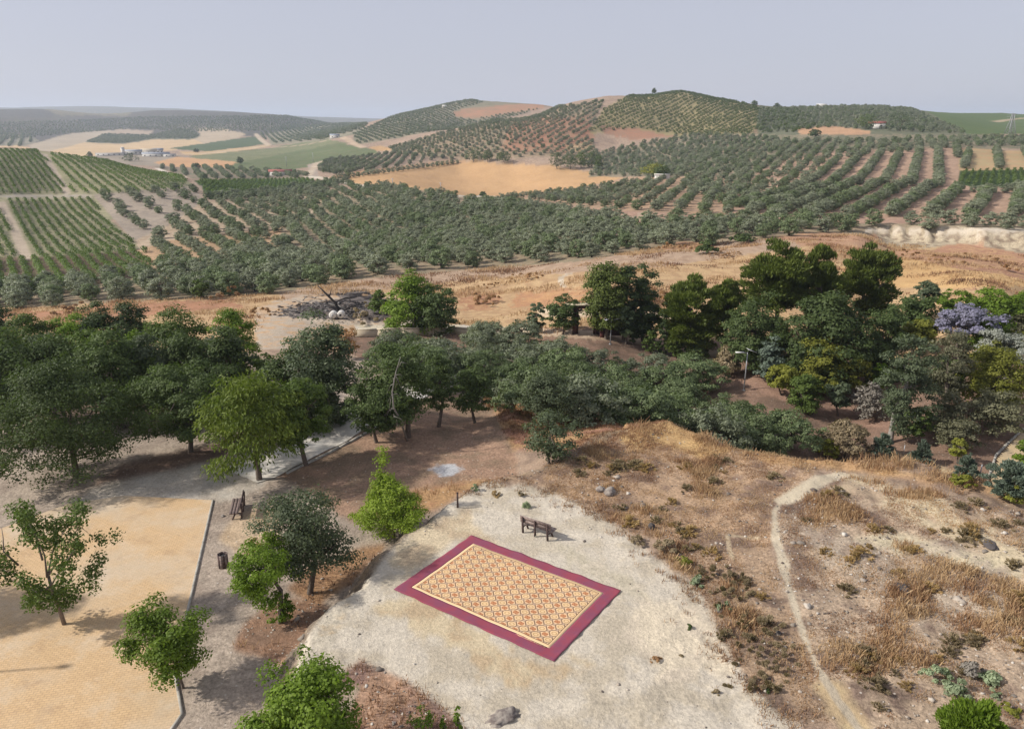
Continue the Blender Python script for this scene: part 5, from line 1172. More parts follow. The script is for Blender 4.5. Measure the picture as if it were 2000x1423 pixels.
# ------------------------------------------------------------------ vineyards
VL = leafmat('leaf_vine', (.060,.095,.020,1), (.160,.220,.058,1), .35)
def vine_rows(poly, d0, d1, A, B, spacing, step, size, w, h, dens, seed, individual=None, label=None, group=None, name='vineyard'):
    L = lattice(poly, d0, d1, A, B, spacing, step, 0, 1, seed)
    a = hit(A[0], A[1], d0); b_ = hit(B[0], B[1], d0); ang = math.atan2(b_[1]-a[1], b_[0]-a[0])
    vv = -L[:, 0]*math.sin(ang)+L[:, 1]*math.cos(ang); key = np.round((vv-vv.min())/spacing).astype(int); r = np.random.default_rng(seed); out = []
    def build(Q, nm):
        n = len(Q)*dens; q = np.repeat(Q, dens, 0); u = r.uniform(-.5, .5, n)*step; s = r.normal(size=n)*w*.27; hh = r.random(n)**.7*h+.12
        gap = vnoise(q[:, 0]*.35+seed, q[:, 1]*.35, 3) > (.10 if individual else .22); q, u, s, hh = q[gap], u[gap], s[gap], hh[gap]; n = len(q)
        P_ = np.c_[q[:, 0]+u*math.cos(ang)-s*math.sin(ang), q[:, 1]+u*math.sin(ang)+s*math.cos(ang), q[:, 2]+hh]
        Nn = unit(np.c_[-s*math.sin(ang)*2, s*math.cos(ang)*2, np.full(n, .6)]+.5*r.normal(size=(n, 3))); V, F_ = leaves(P_, Nn, size, r)
        return qmesh(nm, V, F_, VL, np.repeat(np.clip(r.random(n)*.6+.4*vnoise(q[:, 0]*.05, q[:, 1]*.05, 9), 0, 1), 4))
    if individual:
        for kk in np.unique(key):
            Q = L[key == kk]
            if len(Q) > 4: tag(put(individual, build(Q, individual)), label, 'vine row', group)
    else: return L, build
    return None
vine_rows([(-120,520),(60,506),(180,496),(284,490),(300,532),(130,566),(-120,590)], 130, 330, (38.6,512), (56,561), 2.8, .6, .5, 1.7, 1.35, 20, 61, 'vine_row', 'green vine row of the lowest block on the left, dark soil between the rows', 'vine rows of the lowest left block')
vine_rows([(94,300),(200,313),(350,342),(366,354),(352,374),(182,379),(142,376)], 230, 620, (86,302), (158,370), 3.8, 1.1, .75, 1.6, 1.4, 10, 62, 'vine_row', 'thin green vine row curving over the left hillcrest with pale soil between', 'vine rows on the left hillcrest')
VS = []
for args in [([(-60,292),(70,294),(84,302),(134,378),(-60,380)],230,620,(20,296),(60,345),2.6,1.0,.7,1.4,1.2,11,63), ([(8,392),(176,388),(205,426),(258,472),(262,490),(66,502)],150,420,(40,396),(100,487),2.7,.8,.6,1.35,1.2,12,64),
             ([(-90,410),(0,402),(38,500),(-60,512)],150,420,(-30,400),(20,500),2.5,.8,.6,1.6,1.3,11,65), ([(388,354),(600,350),(638,358),(556,376),(412,388)],330,900,(430,378),(470,352),2.6,1.2,.9,1.6,1.4,8,66),
             ([(1878,336),(2200,328),(2200,360),(1900,363),(1872,357)],160,560,(1900,340),(1890,360),2.6,1.0,.75,1.5,1.4,9,67)]:
    L, bld = vine_rows(*args); VS.append(bld(L, 'vineyard_part'))
bm = bmesh.new()
Vs, Ts = [], []
for me in VS:
    c = np.empty(len(me.vertices)*3, np.float32); me.vertices.foreach_get('co', c); t = np.empty(len(me.vertices), np.float32); me.attributes['tint'].data.foreach_get('value', t); Vs.append(c.reshape(-1, 3)); Ts.append(t)
bm.free(); Vs = np.concatenate(Vs)
tag(put('vineyard', qmesh('vineyard', Vs, np.arange(len(Vs)).reshape(-1, 4), VL, np.concatenate(Ts))), kind='stuff')
for me in VS: bpy.data.meshes.remove(me)
# ------------------------------------------------------------------ dry grass, stones, small plants
def ramp3(name, cols, trans=.3):
    m, nt, p = newmat(name); n = N_(nt); t = n.attr('tint').outputs['Fac']; rp = n.new('ShaderNodeValToRGB'); e = rp.color_ramp.elements
    e[0].position = 0; e[0].color = cols[0]; e[1].position = 1; e[1].color = cols[-1]
    for i, c in enumerate(cols[1:-1]): q = e.new((i+1)/(len(cols)-1)); q.color = c
    n.lk(t, rp.inputs[0]); n.lk(rp.outputs[0], p.inputs['Base Color']); p.inputs['Roughness'].default_value = .8; p.inputs['Specular IOR Level'].default_value = .15
    tr = n.new('ShaderNodeBsdfTranslucent'); n.lk(rp.outputs[0], tr.inputs['Color']); ms = n.new('ShaderNodeMixShader'); ms.inputs[0].default_value = trans
    n.lk(p.outputs[0], ms.inputs[1]); n.lk(tr.outputs[0], ms.inputs[2]); n.lk(ms.outputs[0], nt.nodes['Material Output'].inputs['Surface']); return m
GRS = ramp3('dry_grass', [S(112,92,76), S(150,112,82), S(190,142,98), S(206,164,112), S(226,190,136)])
def blades(x, y, h, w, per, tint, seed, spread=.16):
    r = np.random.default_rng(seed); n = len(x)*per; X = np.repeat(x, per)+r.normal(size=n)*spread; Y = np.repeat(y, per)+r.normal(size=n)*spread
    Zg = ground(X, Y); H = np.repeat(h, per)*r.uniform(.5, 1.2, n); Wd = np.repeat(w, per)*r.uniform(.6, 1.4, n); a = r.uniform(0, 6.28, n); lean = r.normal(size=(n, 2))*.35
    dx, dy = np.cos(a)*Wd/2, np.sin(a)*Wd/2; tx, ty = X+lean[:, 0]*H, Y+lean[:, 1]*H
    V = np.stack([np.c_[X-dx, Y-dy, Zg-.03], np.c_[X+dx, Y+dy, Zg-.03], np.c_[tx+dx*.35, ty+dy*.35, Zg+H], np.c_[tx-dx*.35, ty-dy*.35, Zg+H*.93]], 1).reshape(-1, 3)
    return V, np.repeat(np.clip(np.repeat(tint, per)+r.normal(size=n)*.16, 0, 1), 4)
def rand_pts(n, x0, x1, y0, y1, seed):
    r = np.random.default_rng(seed); return r.uniform(x0, x1, n), r.uniform(y0, y1, n)
GVs, GTs = [], []
# hillock scrub grass
x, y = rand_pts(46000, 2, 42, 12, 50, 1); z = ground(x, y); px, py = project(x, y, z)
okz = np.zeros(len(x), bool); clear = np.zeros(len(x), bool)
for k in (7, 8, 9): okz |= inside(px, py, MZN[k][0])
for k in (10, 11): clear |= inside(px, py, MZN[k][0])
pth = np.ones(len(x)); 
for pp, w_, *_ in PATHS[:4]: pth = np.minimum(pth, seg_dist(x, y, [hit(*q)[:2] for q in pp])/(w_*1.3))
dn = fbm(x/1.9, y/1.9, 41, 3); m = okz & (dn > np.where(clear, .58, .36)+.08*np.random.default_rng(4).random(len(x))) & (pth >= 1); x, y, dn = x[m], y[m], dn[m]
tall = ss(.5, .7, fbm(x/3.5, y/3.5, 44, 3)); V, t = blades(x, y, .06+.34*tall*ss(.47, .65, dn), np.full(len(x), .035), 9, .08+1.15*fbm(x/1.7, y/1.7, 47, 3)+.15*tall, 2, .13); GVs.append(V); GTs.append(t)
# ragged grass creeping over the rim of the white terrace
rim = np.array([plane_pt(*q) for q in [(900,968),(950,942),(1010,945),(1080,965),(1150,995),(1230,1040),(1290,1090),(1350,1130),(1385,1200),(1430,1290),(1480,1360),(1540,1440)]])
for i in range(len(rim)-1):
    L = np.hypot(*(rim[i+1]-rim[i])); n_ = int(L*60); rq = np.random.default_rng(300+i); tt = rq.random(n_); x = rim[i][0]+(rim[i+1][0]-rim[i][0])*tt+rq.normal(size=n_)*.55; y = rim[i][1]+(rim[i+1][1]-rim[i][1])*tt+rq.normal(size=n_)*.55
    mk = fbm(x/.9, y/.9, 88, 3) > .5; x, y = x[mk], y[mk]; V, t = blades(x, y, .05+.16*rq.random(len(x)), np.full(len(x), .03), 7, .2+.6*rq.random(len(x)), 320+i, .1); GVs.append(V); GTs.append(t)
# tall straw fringe along the crest
cr = []
for seg in ([(1205,842),(1260,826),(1310,820),(1360,838),(1400,866)], [(1405,868),(1520,890),(1640,905),(1760,922),(1880,952),(2010,985)]):
    w = [plane_pt(*q) for q in seg]
    for (ax, ay), (bx, by) in zip(w[:-1], w[1:]):
        n = int(math.hypot(bx-ax, by-ay)*26); tt = np.random.default_rng(len(cr)).random(n); cr.append(np.c_[ax+(bx-ax)*tt, ay+(by-ay)*tt])
cr = np.concatenate(cr); r = np.random.default_rng(8); x = cr[:, 0]+r.normal(size=len(cr))*1.0; y = cr[:, 1]+r.normal(size=len(cr))*1.0
dnf = fbm(x/2.2, y/2.2, 63, 3); mk = r.random(len(x)) < ss(.36, .62, dnf); x, y, dnf = x[mk], y[mk], dnf[mk]
V, t = blades(x, y, .12+.5*ss(.42, .7, dnf)*r.uniform(.5, 1.2, len(x)), np.full(len(x), .035), 9, .55+.45*r.random(len(x)), 12, .2); GVs.append(V); GTs.append(t)
# low reddish and straw grass around the lone tree, at the foot of the bank and beyond
for poly, n, hh, ti, sd in [(ZN[-6][0], 7000, .14, .36, 5), (ZN[-5][0], 5000, .28, .6, 6), (ZN[-2][0], 1500, .16, .2, 7), (ZN[-1][0], 2500, .3, .5, 8), (MZN[5][0], 4500, .18, .38, 9), (ZN[-3][0], 600, .2, .6, 10)]:
    x, y = rand_pts(n*6, -18, 16, 12, 66, sd); z = ground(x, y); px, py = project(x, y, z); m = inside(px, py, poly) & (fbm(x/1.2, y/1.2, sd) > .45); x, y = x[m][:n], y[m][:n]
    V, t = blades(x, y, np.full(len(x), hh), np.full(len(x), .035), 7, ti+.4*(fbm(x/2, y/2, 3)-.4), sd, .14); GVs.append(V); GTs.append(t)
# rough dry field beyond the park: big tussocks
x, y = rand_pts(42000, -90, 150, 92, 215, 15); z = ground(x, y); px, py = project(x, y, z); f = np.zeros(len(x), bool)
for k, q in enumerate(ZN):
    if q[0][0] == (-900,600) and q[1] == 84: f |= inside(px, py, q[0])
    if q[0][0] in ((500,600), (540,606), (690,634), (1050,600), (1720,452), (1092,540)): f &= ~inside(px, py, q[0])
dn = fbm(x/7, y/4, 55, 3); m = f & (dn > .5); x, y, dn = x[m], y[m], dn[m]; red = fbm(x/16, y/8, 58, 3)
V, t = blades(x, y, .16+.42*ss(.5, .68, dn), np.full(len(x), .14), 6, np.clip(.98-1.1*ss(.50, .66, red)*.6, .15, 1), 16, .6); GVs.append(V); GTs.append(t)
GVs = np.concatenate(GVs); print('grass quads', len(GVs)//4)
tag(put('dry_grass', qmesh('dry_grass', GVs, np.arange(len(GVs)).reshape(-1, 4), GRS, np.concatenate(GTs))), kind='stuff')
# loose stones
STN = ramp3('stone', [S(110,98,90), S(150,138,124), S(196,180,160), S(226,216,200)], .0)
cv, cf = cubesphere(2); SV, SF, ST = [], [], []; r = np.random.default_rng(21); nb = 0
x, y = rand_pts(32000, -16, 42, 12, 48, 22); z = ground(x, y); px, py = project(x, y, z); okm = np.zeros(len(x)) 
for poly, p_ in [(MZN[0][0], .05), (MZN[7][0], .25), (MZN[8][0], .45), (MZN[9][0], .6), (MZN[12][0], .6), (MZN[5][0], .5), (ZN[-2][0], .1), (ZN[-3][0], .7)]: okm[inside(px, py, poly)] = p_
dr = np.hypot(x-RUGC[0], y-RUGC[1]); m = (r.random(len(x)) < okm) & (dr > 5.6) & (fbm(x/2.5, y/2.5, 66) > .36)
for X, Y, Z_ in zip(x[m], y[m], z[m]):
    s = .02+.055*r.random()**3+(.10 if r.random() < .012 else 0); q = cv*np.array([s*r.uniform(.8, 1.5), s*r.uniform(.8, 1.3), s*r.uniform(.45, .9)])*(1+.25*r.normal(size=(len(cv), 1)))
    a = r.uniform(0, 6.28); q = np.c_[q[:, 0]*math.cos(a)-q[:, 1]*math.sin(a), q[:, 0]*math.sin(a)+q[:, 1]*math.cos(a), q[:, 2]]+np.array([X, Y, Z_+s*.15]); SV.append(q); SF.append(cf+nb); nb += len(q); ST.append(np.full(len(q), r.random()))
print('stones', len(SV))
tag(put('loose_stones', qmesh('loose_stones', np.concatenate(SV), np.concatenate(SF), STN, np.concatenate(ST))), kind='stuff')
# single rocks
cv5, cf5 = cubesphere(7)
ROCKM = plain('rock', S(172,160,146), .95, .3, 5, bump=.6, col2=S(128,114,106)); ROCKD = plain('rock_dark', S(96,88,84), .95, .35, 6, bump=.6)
for px, py, sx, sy, sz, mt, lab in [(1172,958,.28,.22,.2,ROCKM,'pale boulder left of a darker one on the scrubby slope'), (1190,963,.42,.3,.26,ROCKM,'larger grey boulder on the scrubby slope beyond the terrace'), (1256,988,.2,.16,.12,ROCKM,'flat whitish stone on the scrubby slope right of the boulders'),
      (1272,1030,.2,.17,.22,ROCKD,'small dark rock at the right rim of the white terrace'), (1935,1065,.5,.28,.08,ROCKD,'flat dark slab lying on the pale hillock slope'), (1520,1238,.12,.1,.1,ROCKD,'little dark rock beside the worn footpath'), (1762,1152,.45,.3,.2,ROCKD,'low dark lump among the dry scrub of the hillock'),
      (435,1008,.14,.1,.08,ROCKM,'small pale stone near the plaza corner'), (470,1005,.1,.08,.07,ROCKM,'tiny pale stone in front of the dark end-on bench'), (1672,1283,.14,.1,.09,plain('rock_white', S(226,212,198), .9),'white stone right of the footpath')]:
    r = np.random.default_rng(int(px)); B = hit(px, py); q = cv5*np.array([sx, sy, sz]); nz = fbm(cv5[:, 0]*1.6+px, cv5[:, 1]*1.6+cv5[:, 2]*2, 5, 3); q = q*(.6+.9*nz[:, None]); q[:, 2] += sz*.3
    tag(put('rock', qmesh('rock', q, cf5, mt), None, B, (0, 0, r.uniform(0, 3))), lab, 'rock')
# rocky outcrop at the bottom edge
B = hit(985, 1400); q = cv5.copy(); nz = fbm(q[:, 0]*2.2+3, q[:, 1]*2.2+q[:, 2]*1.5, 9, 4); nz2 = fbm(q[:, 0]*6+3, q[:, 2]*6+q[:, 1]*4, 19, 3); q = q*np.array([.62, .34, .20])*(.25+.7*nz+.9*nz2)[:, None]; q[:, 2] -= .06
tag(put('rock_outcrop', qmesh('rock_outcrop', q, cf5, ROCKM), None, B, (0, 0, rad(25))), 'grey furrowed rock outcrop in the white terrace at the bottom edge', 'rock')
def plant(name, px, py, R, H, sp, lab, cat='plant', n=260, leaf=.07, shape='shrub', style='leaf', group=None, csize=.35):
    _seed[0] += 1; B = hit(px, py) if not isinstance(px, tuple) else px; V, F_, t, _ = crown(_seed[0], R, H, shape, leaf, n, 12, .4, csize, style)
    return tag(put(name, qmesh(name, V, F_, LM[sp], t), None, (B[0], B[1], B[2]-.03)), lab, cat, group)
for px, py, R, H, sp, lab in [(928,957,.25,.45,'sage','tuft of green weeds on the far rim of the white terrace, left one'),(968,968,.3,.35,'straw','straw coloured tuft on the far rim of the white terrace'),(1017,968,.28,.3,'brush','brownish weed on the far rim of the white terrace, right one'),(1027,990,.25,.38,'sage','grey-green weed just behind the bench'),
   (1345,1226,.15,.22,'dark','small dark weed on the right part of the terrace'),(1398,1353,.16,.2,'brush','small weed near the lower right rim of the terrace'),(1283,1290,.3,.22,'rust','rusty dry tuft on the terrace below the rug corner'),(1330,1280,.1,.1,'brush','tiny weed right of the rusty dry tuft'),
   (1500,1350,.12,.15,'dark','little dark weed at the foot of the brown scrub belt'),(1365,1140,.38,.4,'sage','pale green weed cushion on the right rim of the terrace, upper one'),(1415,1190,.38,.36,'sage','pale green weed cushion on the right rim of the terrace, lower one'),
   (1830,1330,.75,.55,'sage','largest grey-green cushion plant at the lower right'),(1868,1352,.5,.5,'sage','grey-green cushion plant right of the largest one'),(1932,1332,.42,.5,'sage','grey-green cushion plant beside the dead twiggy one'),(1895,1318,.5,.6,'twig','dead grey twiggy bush between the grey-green cushions'),
   (1945,1360,.25,.22,'sage','small pale weed below the dead twiggy bush'),(1975,1385,.35,.3,'yellow','pale yellowish weed right of the bright pine bush'),(500,1075,.45,.7,'straw','golden dry tussock on the bare bank near the plaza'),(1245,1062,.5,.4,'brush','brownish tussock at the right terrace rim behind the dark rock'),
   (1300,1075,.7,.5,'brush','olive-brown bush on the right terrace rim, upper one'),(1335,1100,.5,.4,'yellow','yellow-green herb cushion on the right terrace rim'),(955,760+40,1.5,1.0,'rust','orange-brown dry bush in front of the grove')]:
    big = R > 1; plant('dry_tussock' if sp in ('straw', 'rust', 'brush', 'twig') else 'weed', px, py, R, H, sp, lab, 'plant', n=int(500+1800*R*R), leaf=.075 if R < .3 else .10)
for px, py, R, H, lab in [(1010,822,2.1,1.3,'big orange-brown dry bush at the edge of the red grass'), (448,585,3.2,2.2,'round rust-coloured dry bush below the olives on the left'), (140,612,2.8,1.8,'rusty dry bush between the blackish crowns and the olives'), (515,615,2.2,1.2,'dark reddish brush pile left of the burnt ground'),
                          (940,592,3.8,1.6,'broad red-brown bramble patch in the dry field'), (1320,490,5.5,1.6,'red-brown bramble belt in front of the olive strip'), (1240,590,3,1.5,'reddish bramble behind the dark ball-shaped tree'), (1035,545,3.4,1.1,'reddish bramble above the broad patch in the dry field'), (1290,585,3.4,1.3,'bramble between the trio and the stone pine in the dry field'),
     (1745,498,4.6,1.2,'reddish bramble at the foot of the pale cut bank, left one'), (1830,512,4.8,1.2,'reddish bramble at the foot of the pale bank, middle one'), (1905,508,4.6,1.2,'reddish bramble at the foot of the pale bank, right one'), (1960,528,4.2,1.1,'reddish bramble near the right edge of the dry field'), (1420,500,3.6,.9,'low brownish bramble left of the tallest pine'), (960,560,2.6,.8,'small brown bramble above the broad red-brown one')]:
    plant('dry_bush', px, py, R, H, 'rust', lab, 'bush', n=2600, leaf=.18 if R < 2.5 else .3, csize=.22)
# low scrub cushions on the hillock
r = np.random.default_rng(77); x, y = rand_pts(1500, 4, 40, 14, 44, 78); z = ground(x, y); px, py = project(x, y, z); ok = np.zeros(len(x), bool)
for k in (7, 8, 9): ok |= inside(px, py, MZN[k][0])
for pp, w_, *_ in PATHS[:4]: ok &= seg_dist(x, y, [hit(*q)[:2] for q in pp]) > w_+.5
ok &= fbm(x/3, y/3, 45) > .48; ii = np.nonzero(ok & (px > 900) & (px < 2100) & (py < 1500))[0][:115]
SCR = []
for k in range(5):
    V, F_, t, _ = crown(1200+k, .48, .34, 'shrub', .085, 1100, 30, .7, .26, 'needle'); SCR.append([qmesh('scrub', V, F_, LM[s], t) for s in ('brush', 'straw', 'brush')])
for j, i in enumerate(ii):
    s = r.uniform(.6, 1.3); o = put('scrub_cushion', SCR[j % 5][int(r.integers(0, 3))], None, (x[i], y[i], z[i]-.04), (0, 0, r.uniform(0, 6)), s)
    tag(o, 'low dry brownish scrub cushion on the stony hillock right of the terrace' if px[i] > 1520 else 'low dry scrub cushion on the brown slope between terrace and footpath', 'scrub', 'scrub cushions on the hillock' if px[i] > 1520 else 'scrub cushions left of the footpath')
# brown scrub belt below the terrace rim
for k, (px_, py_) in enumerate([(1400,1120),(1425,1170),(1450,1215),(1468,1260),(1485,1300),(1505,1330),(1440,1150),(1490,1230),(1520,1285),(1470,1340)]):
    plant('dry_bush', px_, py_, 1.05, .42, 'brush', ['top', 'second', 'third', 'fourth', 'fifth', 'lowest', 'upper outer', 'middle outer', 'lower outer', 'bottom inner'][k]+' dark brown bush of the scrub belt along the right terrace rim', 'bush', n=5200, leaf=.085, style='needle', csize=.22)
T('pine_shrub', 'bright', 1836, 1962, 1362, 1460, (1898, 1462), 'bright green bristly pine bush at the bottom right', cat='bush', shape='shrub', style='needle', lump=.2, leaf=.13, n=11000, ncl=60, csize=.26)
for l, r_, t_, b_, base, lab in [(790,850,1385,1423,(820,1440),'leafy green shoots at the bottom edge, left tuft'), (858,875,1395,1423,(868,1440),'leafy green shoots at the bottom edge, middle tuft'), (885,908,1375,1423,(896,1440),'leafy green shoots at the bottom edge, right tuft')]:
    T('shoot', 'bright', l, r_, t_, b_+10, base, lab, cat='plant', shape='egg', leaf=.09, n=420, ncl=18)
# tree left of the frame whose shade lies on the plaza
tp = plane_pt(40, 1200, ZPLAZA)
T(BT, 'mid', 0, 200, 1000, 1190, (tp[0]-SH.x*6.6, tp[1]-SH.y*6.6, ZPLAZA), 'round tree just left of the picture shading the plaza', shape='dome', leaf=.2, n=7000)
# ------------------------------------------------------------------ burnt hollow, walls, gateway
WHITEW = plain('whitewash', S(236,230,218,.74), .85, .1, 1.5); ROOFR = plain('red_roof_tiles', S(176,92,76,.7), .85, .3, 2); METAL = plain('grey_sheet_roof', S(170,176,186,.66), .6, .15, 1); DARKO = plain('dark_opening', (.03, .03, .03, 1), .8)
BRICK = plain('brown_brick', S(110,70,60,.6), .9, .3, 3, col2=S(84,56,50,.55)); STONEW = plain('pale_render', S(216,198,164,.72), .9, .15, 2)
q = hit(651, 621, 80); o = empty('water_tank', q, 'left one of two round white tanks lying at the burnt hollow', 'tank')
for k, dx in enumerate((0, 1.05)):
    if k: o = empty('water_tank', (q[0]+dx, q[1]+.2, q[2]), 'right one of two round white tanks, with a dark opening', 'tank')
    put('drum', MB().tube([(0, -.5, .5), (0, -.42, .5), (0, .5, .5)], [.32, .5, .5], 16).mesh('drum', WHITEW, smooth=False), o)
    put('lid', MB().tube([(0, -.54, .5), (0, -.49, .5)], [.17, .17], 12).mesh('lid', DARKO if k else plain('lid_grey', S(190,190,188), .6)), o)
q = hit(668, 612, 80); o = empty('burnt_tree', q, 'charred leafless tree trunk leaning over the white tanks', 'dead tree')
b = MB(); b.tube([(0, 0, -.3), (-.9, 0, 1.6), (-2.2, 0, 3.0), (-3.2, .2, 4.0)], [.28, .2, .13, .05], 7); b.tube([(-.9, 0, 1.6), (.6, .3, 2.2), (2.2, .2, 2.3)], [.14, .1, .04], 5); b.tube([(-1.6, 0, 2.4), (-1.2, .2, 3.8)], [.09, .02], 5); b.tube([(0, 0, .3), (1.6, 0, 1.2), (3.2, 0, 1.3)], [.16, .12, .05], 5)
put('trunk', b.mesh('trunk', BARK_B), o)
for px, py, R, H, lab in [(715,622,3.0,1.8,'heap of half-burnt cut branches beside the white tanks'), (740,600,2.4,1.4,'smaller heap of grey brush at the back of the burnt hollow')]:
    plant('brush_pile', px, py, R, H, 'brush', lab, 'brush pile', n=2600, leaf=.22, csize=.22)
rr = random.Random(11)
for k in range(9):
    q = hit(rr.uniform(570, 760), rr.uniform(585, 618), 80); o = put('burnt_branch', MB().tube([(-1.2, 0, .05), (0, .2, .3+rr.random()*.4), (1.1, -.1, .5+rr.random()*.6)], [.09, .07, .02], 5).mesh('burnt_branch', BARK_B if k % 2 else BARK_P), None, q, (0, 0, rr.uniform(0, 6)))
    tag(o, ('charred black' if k % 2 else 'bleached grey')+' fallen branch lying on the burnt ground', 'branch', 'fallen branches on the burnt ground')
bv, bf, bt = [], [], []; r = np.random.default_rng(5); nb = 0
x, y = rand_pts(2600, -36, -12, 100, 122, 91); z = ground(x, y); px, py = project(x, y, z); mk = inside(px+14*r.normal(size=len(x)), py+3*r.normal(size=len(x)), [(540,606),(600,590),(660,575),(720,570),(770,590),(760,620),(690,628),(560,618)])
for X, Y, Z_ in zip(x[mk], y[mk], z[mk]):
    s = .05+.16*r.random()**3; q = cv*np.array([s*r.uniform(.8, 2.2), s, s*r.uniform(.5, 1)])*(1+.25*r.normal(size=(len(cv), 1)))+np.array([X, Y, Z_]); bv.append(q); bf.append(cf+nb); nb += len(q); bt.append(np.full(len(q), r.random()))
tag(put('charred_debris', qmesh('charred_debris', np.concatenate(bv), np.concatenate(bf), ramp3('char', [(.012,.011,.01,1), (.05,.045,.042,1), (.08,.074,.07,1), (.22,.205,.19,1)], 0), np.concatenate(bt))), kind='stuff')
def wall(name, px0, px1, h, mat, label, th=.3, top=None, cat='wall'):
    a = hit(px0[0], px0[1], 80); b_ = hit(px1[0], px1[1], 80); L = math.hypot(b_[0]-a[0], b_[1]-a[1]); an = math.atan2(b_[1]-a[1], b_[0]-a[0]); n = max(1, int(L/2.5)); b = MB(); t = MB()
    for i in range(n):
        s0, s1 = i/n, (i+1)/n; x0, y0, x1, y1 = a[0]+(b_[0]-a[0])*s0, a[1]+(b_[1]-a[1])*s0, a[0]+(b_[0]-a[0])*s1, a[1]+(b_[1]-a[1])*s1; z0, z1 = gz(x0, y0), gz(x1, y1); nx, ny = -math.sin(an)*th/2, math.cos(an)*th/2
        for B_, lo, hi, k in ((b, -.4, h, 1), (t, h, h+.09, 1.35)):
            v = [(x+sg*nx*k, y+sg*ny*k, z+e) for e in (lo, hi) for (x, y, z), sg in (((x0, y0, z0), -1), ((x1, y1, z1), -1), ((x1, y1, z1), 1), ((x0, y0, z0), 1))]
            B_.add(v, [(3, 2, 1, 0), (4, 5, 6, 7), (0, 1, 5, 4), (1, 2, 6, 5), (2, 3, 7, 6), (3, 0, 4, 7)])
    o = empty(name, (0, 0, 0), label, cat); put('wall_body', b.mesh('wall_body', mat), o); put('coping', t.mesh('coping', top or STONEW), o)
wall('garden_wall', (690,658), (872,654), .9, STONEW, 'low pale wall along the front of the yard, left of the big two-headed tree')
wall('garden_wall', (880,652), (1060,650), .9, STONEW, 'low pale wall behind the olive grove, right of the big two-headed tree')
q = hit(1150, 650, 80); o = empty('gateway', q, 'brown brick gateway with a flat pale lintel between the ball-shaped tree and the trio', 'gateway', rz=rad(-6))
for x in (-1.7, .9): put('pillar', MB().box((x, 0, 1.5), (.75, .75, 3.4)).mesh('pillar', BRICK), o)
put('lintel', MB().box((-.6, 0, 3.42), (4.4, .95, .4)).mesh('lintel', BRICK), o); put('lintel_cap', MB().box((-.6, 0, 3.68), (4.9, 1.15, .12)).mesh('lintel_cap', STONEW), o)
put('side_wall', MB().box((3.2, 0, .7), (3.8, .4, 1.8)).mesh('side_wall', BRICK), o); put('side_wall_cap', MB().box((3.2, 0, 1.63), (3.8, .52, .08)).mesh('side_wall_cap', STONEW), o)
put('notice', MB().box((.9, -.39, 1.9), (.28, .03, .34)).mesh('notice', WHITEW), o)
q = hit(1176, 658, 80); o = empty('litter_bin', q, 'small reddish brown bin on the path in front of the gateway', 'bin')
put('bin_body', MB().box((0, 0, .45), (.55, .5, .95)).mesh('bin_body', plain('red_brown_wood', S(112,52,44,.6), .8)), o); put('bin_rim', MB().box((0, 0, .95), (.62, .57, .06)).mesh('bin_rim', DARKO), o)
# ------------------------------------------------------------------ far buildings
def house(name, px, py, w, d, h, label, rz=0, roof=ROOFR, wallm=WHITEW, dmin=300, gable=True, wins=2, cat='house', rh=None):
    q = hit(px, py, dmin); o = empty(name, q, label, cat, rz=rz+math.atan2(-q[0], q[1])*1.0)
    put('walls', MB().box((0, 0, h/2-1), (w, d, h+2)).mesh('walls', wallm), o); rh = rh or d*.22
    if gable:
        e = .4; v = [(-w/2-e, -d/2-e, h), (w/2+e, -d/2-e, h), (w/2+e, 0, h+rh), (-w/2-e, 0, h+rh), (-w/2-e, d/2+e, h), (w/2+e, d/2+e, h)]; v2 = [(a, b_, c+.22) for a, b_, c in v]
        put('roof', MB().add(v+v2, [(0, 3, 2, 1), (3, 4, 5, 2), (6, 7, 8, 9), (9, 8, 11, 10), (0, 1, 7, 6), (4, 10, 11, 5), (1, 2, 8, 7), (2, 5, 11, 8), (0, 6, 9, 3), (3, 9, 10, 4)]).mesh('roof', roof), o)
        put('gable_wall', MB().add([(-w/2, -d/2, h), (-w/2, d/2, h), (-w/2, 0, h+rh), (-w/2, 0, h+rh), (w/2, -d/2, h), (w/2, d/2, h), (w/2, 0, h+rh), (w/2, 0, h+rh)], [(0, 1, 2, 3), (4, 5, 6, 7)]).mesh('gable_wall', wallm), o) if False else None
    else: put('roof', MB().box((0, 0, h+.15), (w+.5, d+.5, .3)).mesh('roof', roof), o)
    for k in range(wins):
        x = (k+.5)/wins*w-w/2; f = put('window', MB().box((x, -d/2-.03, h*.5), (min(1.6, w/wins*.5), .1, h*.34)).mesh('window', DARKO), o)
    return o
house('farm_shed', 548, 343, 17, 7, 3, 'white shed with a long red tiled roof left of the track junction', dmin=400, wins=3, cat='shed')
house('cottage', 1712, 250, 13, 7, 3.6, 'white cottage with a red roof between two big trees on the ridge', dmin=400, cat='cottage')
house('cottage', 1604, 210, 11, 6, 2.6, 'tiny white house on the skyline of the right-hand hill', dmin=600, roof=WHITEW, cat='house')
house('farm_shed', 1293, 350, 8, 4, 2.4, 'small white flat-roofed shed among the olives of the valley slope', dmin=330, roof=WHITEW, gable=False, wins=1, cat='shed')
house('cottage', 654, 270, 14, 9, 4, 'small white house with a grey roof in the far valley', dmin=800, roof=METAL, cat='house')
house('farmhouse', 868, 210, 8, 5, 3, 'tiny white hut near the bare patch of the far hill', dmin=1000, roof=WHITEW, cat='hut')
q0 = hit(262, 303, 800); sF = q0[1]/F_PX
def farm(px, py, w, d, h, label, **k): house('farm_building', px, py, w, d, h, label, dmin=800, cat='farm building', **k)
farm(218, 304, 36, 8, 3.0, 'long low open barn at the left end of the white farm', roof=METAL, gable=False, wins=6)
